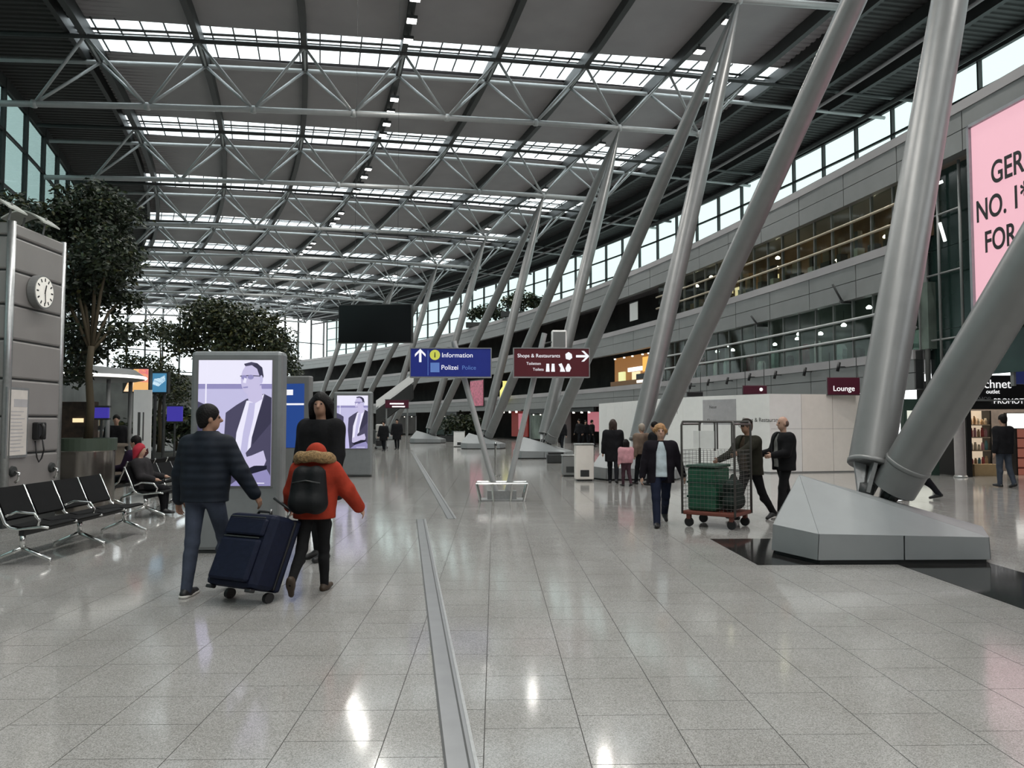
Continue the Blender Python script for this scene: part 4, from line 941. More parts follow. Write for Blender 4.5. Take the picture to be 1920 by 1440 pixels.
# ================================================================== PEOPLE (each body one continuous surface, clothes and hair as its children)
class Fld:
    def __init__(s, prims_pts, h, pad=.12):
        P = np.array(prims_pts); s.lo = P.min(0)-pad; s.h = h
        s.n = np.ceil((P.max(0)+pad-s.lo)/h).astype(int)+1
        s.F = np.full(tuple(s.n), 1.0, np.float32)
        s.ax = [s.lo[i]+h*np.arange(s.n[i], dtype=np.float32) for i in range(3)]
    def win(s, lo, hi):
        a = np.clip(np.floor((np.array(lo)-s.lo)/s.h).astype(int), 0, s.n); b = np.clip(np.ceil((np.array(hi)-s.lo)/s.h).astype(int)+1, 0, s.n)
        sl = tuple(slice(a[i], b[i]) for i in range(3))
        return sl, np.meshgrid(s.ax[0][sl[0]], s.ax[1][sl[1]], s.ax[2][sl[2]], indexing='ij', sparse=True)
    def mix(s, sl, d, k, op):
        a = s.F[sl]
        if op == 'u':
            if k > 0:
                hh = np.maximum(k-np.abs(a-d), 0)/k; s.F[sl] = np.minimum(a, d)-hh*hh*k*.25
            else: s.F[sl] = np.minimum(a, d)
        else: s.F[sl] = np.maximum(a, -d)
    def cone(s, a, b, ra, rb, k=.03, op='u', flat=1.0):
        a = np.array(a, np.float32); b = np.array(b, np.float32); m = max(ra, rb)+.06
        sl, (X, Y, Z) = s.win(np.minimum(a, b)-m, np.maximum(a, b)+m)
        v = b-a; L2 = float(v@v)+1e-9
        t = np.clip(((X-a[0])*v[0]+(Y-a[1])*v[1]+(Z-a[2])*v[2])/L2, 0, 1)
        d = np.sqrt((X-a[0]-t*v[0])**2+((Y-a[1]-t*v[1])/flat)**2+(Z-a[2]-t*v[2])**2)-(ra+(rb-ra)*t)
        s.mix(sl, d.astype(np.float32), k, op)
    def ell(s, c, r, k=.03, op='u', rot=None):
        c = np.array(c, np.float32); m = max(r)+.06; sl, (X, Y, Z) = s.win(c-m, c+m)
        x, y, z = X-c[0], Y-c[1], Z-c[2]
        if rot is not None:
            x, y, z = (rot[0][0]*x+rot[1][0]*y+rot[2][0]*z, rot[0][1]*x+rot[1][1]*y+rot[2][1]*z, rot[0][2]*x+rot[1][2]*y+rot[2][2]*z)
        q = np.sqrt((x/r[0])**2+(y/r[1])**2+(z/r[2])**2); s.mix(sl, ((q-1)*min(r)).astype(np.float32), k, op)
    def plane(s, p, n):      # keep the side n points away from
        X, Y, Z = np.meshgrid(*s.ax, indexing='ij', sparse=True)
        s.F = np.maximum(s.F, ((X-p[0])*n[0]+(Y-p[1])*n[1]+(Z-p[2])*n[2]).astype(np.float32))
    def mesh(s, name, m):
        F = s.F; I = F < 0; nx, ny, nz = F.shape
        c = np.zeros((nx-1, ny-1, nz-1), np.uint8)
        for dx in (0,1):
            for dy in (0,1):
                for dz in (0,1): c += I[dx:nx-1+dx, dy:ny-1+dy, dz:nz-1+dz]
        act = (c > 0) & (c < 8); ids = np.argwhere(act); idx = np.full(act.shape, -1, np.int64); idx[act] = np.arange(len(ids))
        S = np.zeros((len(ids), 3)); C = np.zeros(len(ids))
        cor = [(0,0,0),(1,0,0),(0,1,0),(1,1,0),(0,0,1),(1,0,1),(0,1,1),(1,1,1)]
        for a, b in ((0,1),(2,3),(4,5),(6,7),(0,2),(1,3),(4,6),(5,7),(0,4),(1,5),(2,6),(3,7)):
            A, B = np.array(cor[a]), np.array(cor[b]); fa = F[tuple((ids+A).T)]; fb = F[tuple((ids+B).T)]
            ok = (fa < 0) != (fb < 0); t = np.where(ok, fa/np.where(ok, fa-fb, 1), 0)
            S += np.where(ok[:,None], A+(B-A)*t[:,None], 0); C += ok
        V = (ids + S/C[:,None])*s.h + s.lo
        fs = []
        for ax in range(3):
            o1, o2 = (ax+1) % 3, (ax+2) % 3
            a = [slice(None)]*3; b = [slice(None)]*3; a[ax] = slice(0,-1); b[ax] = slice(1,None)
            E = I[tuple(a)] != I[tuple(b)]; e = np.argwhere(E)
            ok = (e[:,o1] > 0) & (e[:,o2] > 0) & (e[:,o1] < F.shape[o1]-1) & (e[:,o2] < F.shape[o2]-1); e = e[ok]
            u1 = np.zeros(3, int); u1[o1] = 1; u2 = np.zeros(3, int); u2[o2] = 1
            q = np.stack([idx[tuple((e-u1-u2).T)], idx[tuple((e-u2).T)], idx[tuple(e.T)], idx[tuple((e-u1).T)]], 1)
            ins = I[tuple(e.T)]; q[~ins] = q[~ins][:, ::-1]; fs.append(q)
        Q = np.concatenate(fs); Q = Q[(Q >= 0).all(1)]
        me = bpy.data.meshes.new(name); me.vertices.add(len(V)); me.vertices.foreach_set('co', V.astype(np.float32).ravel())
        me.loops.add(len(Q)*4); me.loops.foreach_set('vertex_index', Q.ravel().astype(np.int32)); me.polygons.add(len(Q))
        me.polygons.foreach_set('loop_start', np.arange(0, len(Q)*4, 4, dtype=np.int32)); me.polygons.foreach_set('use_smooth', np.ones(len(Q), bool))
        me.materials.append(m); me.update(calc_edges=True); me.validate(); return me

SKIN = mat('skin_light', (.48,.29,.21), .5, var=.06, scale=14); SKIN2 = mat('skin_tan', (.34,.19,.125), .5, var=.06, scale=14)
SHOE = mat('shoe_black', (.012,.012,.013), .5); SOLE = mat('sole_white', (.7,.68,.64), .5)
def quilt(name, col, sc=26):
    m = mat(name, col, .7, var=.2, scale=9, spec=.2); nt = m.node_tree
    w = nt.nodes.new('ShaderNodeTexWave'); w.bands_direction = 'Z'; w.inputs['Scale'].default_value = sc/6.28; w.inputs['Distortion'].default_value = .6
    bp = nt.nodes.new('ShaderNodeBump'); bp.inputs['Strength'].default_value = .35; bp.inputs['Distance'].default_value = .012
    tc = [n for n in nt.nodes if n.type == 'TEX_COORD'][0]; nt.links.new(tc.outputs['Object'], w.inputs['Vector']); nt.links.new(w.outputs['Fac'], bp.inputs['Height'])
    nt.links.new(bp.outputs['Normal'], nt.nodes['Principled BSDF'].inputs['Normal']); return m
def cloth(name, col): return mat(name, col, .85, var=.22, scale=7, bump=.35, bscale=14, spec=.12)

def person(label, loc, yaw, H=1.75, h=.012, legs=((0,0,0),(0,0,0)), arms=((5,8,10,0),(5,8,10,0)), lean=0, head=(0,0), skin=SKIN, top=None, trouser=None, hair=None, shoe=SHOE,
           hem=.88, pad=.022, bulk=0.0, hairstyle='short', sole=None, shirt=None, sit=None, group=None, neckcut=1.46, tpad=.012, child=False, drop=0.0):
    s = H/1.75; bx = (1.0+bulk)
    U = lambda *p: np.array(p, float)*s
    cl, slp = math.cos(R(lean)), math.sin(R(lean)); hipz = .92*s
    def T(p):     # lean the upper body forward about the hips
        y, z = p[1], p[2]-hipz; return np.array([p[0], y*cl+z*slp, hipz-y*slp+z*cl])
    J = {}
    for i, sd in enumerate((-1, 1)):
        f, k, ft = [R(a) for a in legs[i]]
        hip = U(sd*.092, 0, .91); kn = hip+U(0, math.sin(f), -math.cos(f))*.43; an = kn+U(0, math.sin(f-k), -math.cos(f-k))*.41
        fd = np.array([sd*.12, math.cos(ft), -math.sin(ft)]); up = np.array([0, math.sin(ft), math.cos(ft)])
        J[sd] = dict(hip=hip, kn=kn, an=an, fd=fd/np.linalg.norm(fd), up=up)
        fl, ab, el, inn = [R(a) for a in arms[i]]
        sh = T(U(sd*.185*bx, 0, 1.39)); d1 = np.array([sd*math.sin(ab), math.sin(fl)*math.cos(ab), -math.cos(fl)*math.cos(ab)])
        e = sh+d1*.285*s; d2 = np.array([sd*math.sin(ab-inn), math.sin(fl+el)*math.cos(ab-inn), -math.cos(fl+el)*math.cos(ab-inn)]); w = e+d2*.25*s
        J[sd].update(sh=sh, el=e, wr=w, d2=d2)
    low = min((J[q]['an']-J[q]['up']*.085*s + min(0, (J[q]['fd']*.17*s)[2])*np.array([0,0,1]))[2] for q in J)
    if sit is not None: low = hipz - .10*s - sit
    dz = np.array([0, 0, -low])
    for q in J:
        for kk in ('hip','kn','an','sh','el','wr'): J[q][kk] = J[q][kk]+dz
    TU = lambda *p: T(U(*p))+dz
    hd = TU(0, .015, 1.635-drop); yw, pt = R(head[0]), R(head[1])
    Rh = np.array((Matrix.Rotation(yw, 3, 'Z') @ Matrix.Rotation(-pt, 3, 'X')))
    HP_ = lambda x, y, z: hd + Rh @ (np.array([x, y, z])*s*(1.12 if child else 1))
    hs = s*(1.12 if child else 1)
    ext = [hd+.16, hd-.16]+[J[q][k] for q in J for k in ('hip','kn','an','sh','el','wr')]+[J[q]['wr']+J[q]['d2']*.2*s for q in J]+[J[q]['an']+J[q]['fd']*.2*s-J[q]['up']*.1*s for q in J]
    # --- body
    B = Fld(ext, h)
    for q in J:
        j = J[q]; B.cone(j['hip'], j['kn'], .07*s, .048*s); B.cone(j['kn'], j['an'], .048*s, .034*s); B.cone(j['an'], j['an']-j['up']*.035*s, .034*s, .03*s); B.cone(j['an']-j['up']*.04*s, j['an']+j['fd']*.11*s-j['up']*.058*s, .028*s, .02*s)
        B.cone(j['sh'], j['el'], .046*s, .036*s); B.cone(j['el'], j['wr'], .036*s, .025*s)
        d2 = j['d2']; fw = np.array([0,1.,0]) if abs(d2[1]) < .8 else np.array([0,0,1.]); l = fw-d2*(fw@d2); l /= np.linalg.norm(l); n = np.cross(d2, l)*q*-1
        if (n*np.array([q,0,0])).sum() > 0: n = -n
        pm = j['wr']+d2*.055*s; B.cone(j['wr']+d2*.02*s-l*.012*s, j['wr']+d2*.085*s-l*.012*s, .021*s, .022*s, .02); B.cone(j['wr']+d2*.02*s+l*.014*s, j['wr']+d2*.085*s+l*.014*s, .021*s, .022*s, .02)
        if h <= .013:
            for fi, (o_, ln) in enumerate(((-.031,.06),(-.0105,.072),(.0105,.078),(.031,.07))):
                b0 = j['wr']+d2*.09*s+l*o_*s; m1 = b0+(d2*.93+n*.36)*ln*.5*s; m2 = m1+(d2*.6+n*.8)*ln*.55*s
                B.cone(b0, m1, .0095*s, .009*s, .006); B.cone(m1, m2, .009*s, .0075*s, .004)
            t0 = j['wr']+d2*.03*s+l*.03*s; t1 = t0+(d2*.7+l*.65+n*.25)*.05*s; B.cone(t0, t1, .012*s, .011*s, .008); B.cone(t1, t1+(d2*.9+n*.4)*.03*s, .011*s, .009*s, .004)
        else: B.cone(j['wr']+d2*.09*s, j['wr']+(d2*.16)*s, .022*s, .014*s, .02)
    for q in (-1, 1):
        B.cone(TU(q*.065,0,.97), TU(q*.085,0,1.32), .105*s, .105*s, .05)
    B.cone(TU(-.14,0,1.41), TU(.14,0,1.41), .05*s, .05*s, .05); B.cone(TU(0,-.005,1.42), HP_(0,-.01,-.06), .056*s, .05*hs, .03)
    B.ell(HP_(0,-.008,.02), (.076*hs,.095*hs,.105*hs), .03, rot=Rh); B.ell(HP_(0,.028,-.055), (.055*hs,.06*hs,.062*hs), .03, rot=Rh); B.cone(HP_(0,.085,.012), HP_(0,.108,-.022), .009*hs, .016*hs, .02)
    for q in (-1, 1):
        B.ell(HP_(q*.078,-.005,-.005), (.013*hs,.022*hs,.032*hs), .01, rot=Rh); B.ell(HP_(q*.032,.104,.012), (.017*hs,.014*hs,.012*hs), 0, 's', rot=Rh)
    B.ell(HP_(0,.1,-.062), (.024*hs,.010*hs,.005*hs), 0, 's', rot=Rh)
    root = obj('person', B.mesh('body', skin), None, loc, yaw, label, 'person', group)
    if h <= .013:
        for q in (-1, 1):
            c = HP_(q*.032,.082,.012); e = MB(); e.smooth = True; e.lathe([(.001,-.012),(.0085,-.0085),(.012,0),(.0085,.0085),(.001,.012)], c, 10); e.build('eye', mat('eye_dark', (.05,.035,.03), .2), root)
    # --- trousers
    def pelv(Fd, p):
        for q in (-1, 1): Fd.cone(TU(q*.06*bx,-.005,.99), J[q]['hip']+U(0,-.01,.03), (.112+p)*s*bx, (.105+p)*s*bx, .05)
    Tm = Fld(ext, h); pelv(Tm, tpad*.5); Tm.plane(TU(0,0,1.05), (0,0,1))
    for q in J:
        j = J[q]; Tm.cone(j['hip'], j['kn'], (.082+tpad)*s*bx, (.056+tpad)*s, .04); Tm.cone(j['kn'], j['an']+(j['an']-j['kn'])*.10, (.056+tpad)*s, (.042+tpad)*s, .03)
        Tm.cone(j['kn']+U(0,-.03,-.12), j['kn']+(j['an']-j['kn'])*.6, (.052+tpad*.6)*s, (.04+tpad*.5)*s, .03)
    obj('trousers', Tm.mesh('trousers', trouser), root)
    # --- shoes
    for q in J:
        j = J[q]; pts = [j['an']+j['fd']*.22*s, j['an']-j['fd']*.1*s, j['an']-j['up']*.1*s, j['an']+j['up']*.05*s]
        S = Fld(pts, min(h, .014), .06); b_ = j['an']-j['up']*.052*s
        S.cone(b_-j['fd']*.045*s, b_+j['fd']*.05*s, .040*s, .040*s, .03); S.cone(b_+j['fd']*.05*s, b_+j['fd']*.165*s-j['up']*.008*s, .042*s, .032*s, .03); S.cone(j['an']+j['up']*.012*s, b_, .044*s, .043*s, .03)
        S.plane(j['an']-j['up']*.085*s, tuple(-j['up'])); o = obj('shoe', S.mesh('shoe', shoe), root)
        if sole is not None:
            S = Fld(pts, min(h, .012), .06); b2 = j['an']-j['up']*.07*s; S.cone(b2-j['fd']*.048*s, b2+j['fd']*.06*s, .046*s, .047*s, .02); S.cone(b2+j['fd']*.06*s, b2+j['fd']*.17*s, .047*s, .036*s, .02)
            S.plane(j['an']-j['up']*.086*s, tuple(-j['up'])); S.plane(j['an']-j['up']*.06*s, tuple(j['up'])); obj('sole', S.mesh('sole', sole), o)
    # --- top
    def torso(Fd, p, hem_, ncut):
        for q in (-1, 1):
            Fd.cone(TU(q*.068*bx,0,hem_-.06), TU(q*.068*bx,0,1.06), (.112+p)*s*bx, (.105+p)*s*bx, .06); Fd.cone(TU(q*.068*bx,0,1.06), TU(q*.088*bx,0,1.32), (.105+p)*s*bx, (.112+p)*s*bx, .06)
        [Fd.cone(TU(q*.03,0,1.425), TU(q*.165*bx,0,1.375), (.062+p)*s, (.056+p)*s, .06) for q in (-1, 1)]; Fd.cone(TU(0,-.01,1.40), TU(0,-.005,1.48), (.072+p)*s, (.062+p)*s, .04)
        Fd.plane(TU(0,0,hem_), (0,0,-1)); Fd.plane(TU(0,0,ncut), (0,.0,1))
    Jk = Fld(ext, h); torso(Jk, pad, hem, neckcut+.02)
    if shirt is not None:      # open front
        Jk.cone(TU(0,.14,hem-.1), TU(0,.13,1.28), .105*s, .085*s, 0, 's'); Jk.cone(TU(0,.13,1.28), TU(0,.09,1.5), .085*s, .03*s, 0, 's')
    for q in J:
        j = J[q]; Jk.cone(j['sh'], j['el'], (.056+pad)*s, (.044+pad)*s, .04); Jk.cone(j['el'], j['wr']-j['d2']*.0*s, (.044+pad)*s, (.032+pad*.8)*s, .02)
    obj('jacket', Jk.mesh('jacket', top), root)
    if shirt is not None:
        Sh = Fld(ext, h); torso(Sh, pad*.35, max(hem-.02,.86), neckcut); obj('shirt', Sh.mesh('shirt', shirt), root)
    # --- hair
    if hair is not None:
        Hh = Fld([hd-.3*s, hd+.2*s], min(h, .012), .02)
        if hairstyle == 'bald':
            Hh.ell(HP_(0,-.03,.0), (.083*hs,.088*hs,.085*hs), .01, rot=Rh); Hh.plane(HP_(0,.02,0), tuple(Rh @ np.array([0,1,.6]))); Hh.plane(HP_(0,0,-.055), tuple(Rh @ np.array([0,0,-1])))
        else:
            Hh.ell(HP_(0,-.016,.04), (.091*hs,.106*hs,.108*hs), .02, rot=Rh); Hh.ell(HP_(0,-.06,-.03), (.07*hs,.05*hs,.07*hs), .03, rot=Rh)
            if hairstyle == 'curly':
                rg = np.random.default_rng(4)
                for _ in range(40):
                    a = rg.normal(size=3); a /= np.linalg.norm(a); a[1] = a[1]*.8-.25; a[2] = a[2]*.8+.1
                    Hh.ell(HP_(*(a*.098+np.array([0,-.01,.01]))), (.038*hs,)*3, .01)
            if hairstyle in ('long', 'bushy'):
                w_ = .06 if hairstyle == 'long' else .085
                for q in (-1, 1): Hh.cone(HP_(q*.05,-.04,.0), HP_(q*.065,-.05,-.17), (w_+.005)*hs, w_*.8*hs, .04)
            Hh.plane(HP_(0,.052,0), tuple(Rh @ np.array([0,.85,-.55])))
            if hairstyle == 'short': Hh.plane(HP_(0,-.02,-.075), tuple(Rh @ np.array([0,.25,-1.])))
        obj('hair', Hh.mesh('hair', hair), root)
    return root, J, TU, HP_, Rh, s
HBLK = mat('hair_black', (.006,.005,.005), .6, bump=.5, bscale=60, spec=.2); HBLO = mat('hair_blonde', (.36,.19,.075), .6, var=.35, scale=30, bump=.6, bscale=50); HGRY = mat('hair_brown_grey', (.10,.06,.045), .6, bump=.4, bscale=60)
navy = quilt('navy_quilt', (.010,.014,.022)); jean = cloth('blue_jeans', (.055,.066,.095)); redp = cloth('red_parka', (.30,.035,.018)); legg = cloth('dark_leggings', (.012,.012,.013)); blk = cloth('black_cloth', (.010,.010,.011))
# man in navy jacket
g1 = gnd(382, 1114); person('man in navy quilted jacket and grey jeans walking away beside a big suitcase', (g1.x, g1.y-.02, 0), R(-14), 1.76, .010, legs=((-6,4,0),(24,8,-8)), arms=((-4,14,14,4),(10,27,12,4)), lean=3, head=(-48,-2),
       skin=SKIN2, top=navy, trouser=jean, hair=HBLK, sole=SOLE, hem=.86, pad=.036, bulk=.06, tpad=.008, neckcut=1.50)
# person in red parka
g2 = gnd(588, 1110); redroot, J2, TU2, HP2, Rh2, s2 = person('person in red hooded parka with fur trim and black backpack pulling a suitcase', (g2.x, g2.y, 0), R(-6), 1.45, .010, legs=((-20,26,58),(10,6,-4)), arms=((10,22,30,4),(10,34,14,6)), lean=4, head=(0,-6),
       skin=SKIN, top=redp, trouser=legg, hair=HBLK, hairstyle='short', drop=.07, shoe=mat('brown_boot', (.045,.028,.016), .6), hem=.84, pad=.052, bulk=.06, tpad=.006, neckcut=1.47)
F = Fld([HP2(-.2,-.2,-.25), HP2(.2,.2,.25)], .011); F.ell(HP2(0,-.02,.02), (.118*s2,.125*s2,.128*s2), .02, rot=Rh2); F.cone(HP2(0,-.03,-.04), HP2(0,-.03,-.17), .11*s2, .13*s2, .05); F.ell(HP2(0,.13,-.0), (.08*s2,.09*s2,.10*s2), 0, 's', rot=Rh2); obj('hood', F.mesh('hood', redp), redroot)
F = Fld([TU2(-.3,-.3,1.2), TU2(.3,.3,1.7)], .012)
for k in range(30):
    a = 2*math.pi*k/30; F.ell(TU2(.19*math.cos(a), -.05+.15*math.sin(a), 1.515-.025*math.sin(a)+.008*math.sin(k*5)), (.046,.044,.052), .02)
obj('fur_trim', F.mesh('fur_trim', mat('tan_fur', (.30,.19,.085), .9, var=.5, scale=40, bump=1.0, bscale=90)), redroot)
F = Fld([TU2(-.3,-.5,.9), TU2(.3,.1,1.5)], .012); F.cone(TU2(-.10,-.23,1.02), TU2(-.08,-.22,1.33), .105, .09, .06); F.cone(TU2(.10,-.23,1.02), TU2(.08,-.22,1.33), .105, .09, .06); F.cone(TU2(-.08,-.30,1.02), TU2(.08,-.30,1.02), .075, .075, .06)
bpk = F.mesh('backpack', mat('backpack_black', (.006,.007,.008), .6, bump=.3, bscale=12, spec=.2))
bpo = obj('backpack', bpk, None, redroot.location, redroot.rotation_euler.z, 'black backpack worn on the red parka', 'backpack')
def onroot(q, nm, m): q.smooth = True; return q.build(nm, m, bpo)
q = MB(); q.tube([TU2(-.15,-.16,1.36), TU2(-.14,-.06,1.46)], .016, 6); onroot(q, 'shoulder_strap', M_BLACK); q = MB(); q.tube([TU2(.15,-.16,1.36), TU2(.14,-.06,1.46)], .016, 6); onroot(q, 'shoulder_strap', M_BLACK)
q = MB(); q.tube([TU2(-.16,-.32,1.24), TU2(0,-.345,1.27), TU2(.16,-.32,1.24)], .008, 6); onroot(q, 'zip', M_DARK)
# tall person behind
P3 = at(602, 800, 9.2); person('tall person with bushy dark hair and black coat behind the red parka', (P3.x, 9.2, 0), R(150), 1.92, .012, legs=((4,4,0),(-4,4,4)), arms=((4,7,12,2),(4,7,12,2)), head=(28,0), skin=SKIN2, top=blk, trouser=legg, hair=HBLK, hairstyle='bushy', hem=.62, pad=.045, bulk=.12)
# suitcase
sc0 = gnd(450, 1133); suit = thing('suitcase', (sc0.x, sc0.y+.08, 0), R(-27), 'large navy fabric trolley suitcase leaning behind the red parka', 'suitcase')
Ms = Matrix.Translation((0,.10,.06)) @ Matrix.Rotation(R(-21), 4, 'X'); suit.scale = (1.15, 1.15, .90); navs = mat('suitcase_navy', (.006,.009,.024), .65, var=.15, scale=20, bump=.2, spec=.2)
def sbx(nm, x0,x1,y0,y1,z0,z1,m,bev=.03): q = MB(); q.box(x0,x1,y0,y1,z0,z1,Ms); return q.build(nm, m, suit, bevel=bev)
sbx('shell', -.25,.25,-.30,-.04,.03,.76,navs,.05); sbx('rear_shell', -.245,.245,-.03,.03,.03,.76,navs,.025); sbx('expander_zip', -.235,.235,-.05,-.02,.05,.74,M_BLACK,.01)
fp = sbx('front_pocket', -.20,.20,-.345,-.29,.09,.50,navs,.03); sbx('top_pocket', -.20,.20,-.335,-.29,.53,.70,navs,.03)
for nm, z in (('pocket_zip',.505),('pocket_zip',.705)): sbx(nm, -.18,.18,-.34,-.325,z,z+.012,M_DARK,.003)
q = MB(); q.smooth = True; q.tube([Ms@Vector((-.07,-.17,.76)),Ms@Vector((-.06,-.17,.80)),Ms@Vector((.06,-.17,.80)),Ms@Vector((.07,-.17,.76))], .014, 8); q.build('top_grip', M_BLACK, suit)
for x in (-.10,.10):
    q = MB(); q.smooth = True; q.tube([Ms@Vector((x,.0,.76)),Ms@Vector((x,.0,.86))], .010, 8); q.build('pull_rod', M_STEEL, suit)
q = MB(); q.smooth = True; q.tube([Ms@Vector((-.11,.0,.98)),Ms@Vector((.11,.0,.86))], .016, 8); q.build('pull_handle', M_BLACK, suit)
for x in (-.20,.20):
    q = MB(); q.smooth = False; q.lathe([(.02,-.016),(.05,-.016),(.05,.016),(.02,.016)], n=16); q.v = [(x+v[2], .06+v[0], .05+v[1]) for v in q.v]; q.build('wheel', M_BLACK, suit)
    sbx('corner_foot', x-.03, x+.03, -.29,-.23, .0,.035, M_BLACK, .01)
# woman with blonde hair
g4 = gnd(1240, 985); person('blonde curly-haired woman in light blue shirt and open black cardigan pulling the cage cart', (g4.x, g4.y, 0), R(172), 1.60, .011, legs=((-24,18,30),(20,2,-6)), arms=((-6,19,8,0),(2,14,6,4)), head=(0,0), top=cloth('black_cardigan', (.012,.010,.014)), shirt=cloth('pale_blue_shirt', (.50,.58,.62)), trouser=cloth('dark_jeans', (.014,.018,.036)), hair=HBLO, hairstyle='curly', hem=.76, pad=.03, bulk=.10, tpad=.016)
g5 = at(1408, 880, 12.75); r5, J5, TU5, HP5, Rh5, s5 = person('man in cap and dark olive jacket pushing the cage cart', (g5.x, 12.75, 0), R(112), 1.68, .011, legs=((-20,14,20),(22,8,-8)), arms=((62,12,12,0),(35,10,30,0)), lean=6, head=(0,0), skin=SKIN2, top=cloth('olive_black_jacket', (.026,.025,.018)), shirt=cloth('brown_check_shirt', (.07,.05,.035)), trouser=blk, hair=HGRY, hem=.80, pad=.03, bulk=.1)
F = Fld([HP5(-.15,-.15,-.1), HP5(.15,.25,.2)], .011); F.ell(HP5(0,-.012,.06), (.093*s5,.108*s5,.085*s5), .01, rot=Rh5); F.plane(HP5(0,0,.045), tuple(Rh5@np.array([0,0,-1.]))); F.ell(HP5(0,.12,.052), (.07*s5,.075*s5,.010*s5), .015, rot=Rh5)
obj('cap', F.mesh('cap', cloth('dark_cap', (.02,.017,.014))), r5)
q = MB(); q.smooth = True
for sx in (-.032,.032): q.tube([HP5(sx+.026*math.cos(a), .108, .012+.02*math.sin(a)) for a in [2*math.pi*i/12 for i in range(12)]], .004, 6, closed=True)
q.tube([HP5(-.006,.11,.014), HP5(.006,.11,.014)], .004, 6); q.build('glasses', M_BLACK, r5)
g6 = at(1470, 880, 13.2); person('balding man in black jacket and grey shirt behind the column base', (g6.x, 13.2, 0), R(98), 1.68, .012, legs=((12,6,0),(-10,10,12)), arms=((18,8,62,10),(18,8,62,10)), head=(0,0), top=blk, shirt=cloth('grey_shirt', (.17,.17,.16)), trouser=legg, hair=HGRY, hairstyle='bald', hem=.80, pad=.034, bulk=.16)

# ---- cage cart with green crate
c0 = gnd(1356, 993); cart = thing('cage_cart', (c0.x+.02, c0.y+.38, 0), R(-38), 'tall wire cage roll cart with red-brown base', 'cart')
rb = mat('redbrown_base', (.16,.045,.03), .55); wire = mat('cage_wire', (.10,.095,.09), .5, .3)
X, Yc, ZT = .42, .35, 1.62
q = MB(); q.box(-X,X,-Yc,Yc,.19,.25); q.build('base_frame', rb, cart, bevel=.015)
for sx in (-1,1):
    for sy in (-1,1):
        q = MB(); q.smooth=True; q.tube([(sx*X,sy*Yc,.2),(sx*X,sy*Yc,ZT-.06),(sx*X*.95,sy*Yc,ZT)], .018, 8); q.build('post', wire, cart)
        w_ = thing('caster', (sx*(X-.08), sy*(Yc-.07), 0)); w_.parent = cart
        w2 = MB(); w2.lathe([(.02,-.02),(.07,-.02),(.07,.02),(.02,.02)], n=16); w2.v = [(v[0], v[2], .072+v[1]) for v in w2.v]; w2.build('wheel', M_BLACK, w_); w2 = MB(); w2.box(-.03,.03,-.035,.035,.12,.19); w2.build('fork', rb, w_)
for y in (-Yc, Yc):
    q = MB(); q.smooth=True; q.tube([(-X*.95,y,ZT),(X*.95,y,ZT)], .018, 8); q.build('top_rail', wire, cart)
    q = MB()
    for i in range(1, 14): x = -X+2*X*i/14; q.tube([(x,y,.25),(x,y,1.18)], .0024, 4)
    for i in range(1, 16): z = .25+.93*i/15; q.tube([(-X,y,z),(X,y,z)], .0024, 4)
    for x in (-.12,.12): q.tube([(x,y,1.18),(x,y,ZT)], .014, 6)
    q.build('mesh_side', wire, cart)
for x in (-X, X):
    q = MB()
    for i in range(1, 12): y = -Yc+2*Yc*i/12; q.tube([(x,y,.25),(x,y,1.18)], .0024, 4)
    for i in range(1, 16): z = .25+.93*i/15; q.tube([(x,-Yc,z),(x,Yc,z)], .0024, 4)
    q.tube([(x,-Yc,ZT-.04),(x,Yc,ZT-.04)], .016, 6); q.build('mesh_side', wire, cart)
q = MB(); q.box(-.22,.12,-Yc-.012,-Yc-.006,1.22,1.48); q.build('paper_notice', mat('white_paper', (.75,.75,.73), .6), cart)
grn = mat('green_crate', (.012,.085,.045), .5, var=.15); Rc = R(-38)
cr = thing('green_crate', cart.location + Vector((0,0,.252)), Rc, 'green laundry crate standing in the cage cart', 'crate')
F = Fld([(-.3,-.3,0),(.3,.3,.75)], .02)
q = MB(); q.box(-.36,.10,-.30,.30,0,.66); q.build('body', grn, cr, bevel=.04); q = MB(); q.box(-.375,.115,-.315,.315,.66,.70); q.build('lid', mat('green_lid', (.008,.05,.03), .5), cr, bevel=.015)
for z in (.2,.42): q = MB(); q.box(-.366,.106,-.306,.306,z,z+.03); q.build('rib', mat('green_lid', (0,0,0)), cr)
cr2 = thing('dark_sack', cart.location + Matrix.Rotation(Rc, 3, 'Z') @ Vector((.27,0,.252)), Rc, 'dark grey-green sack in the cage cart beside the crate', 'sack')
F = Fld([(-.15,-.3,0),(.15,.3,.6)], .02, .06); F.cone((0,-.14,.14), (0,.14,.14), .125, .125, .1); F.cone((0,-.13,.36), (0,.13,.34), .115, .11, .1); F.cone((0,0,.4), (.0,0,.52), .09, .05, .06); F.plane((0,0,.0), (0,0,-1.)); obj('cloth_body', F.mesh('sack', cloth('sack_cloth', (.02,.03,.026))), cr2)
q = MB(); q.tube([(.05*math.cos(a), .05*math.sin(a), .50) for a in [i*.52 for i in range(12)]], .012, 6, closed=True); q.build('tie', M_BLACK, cr2)

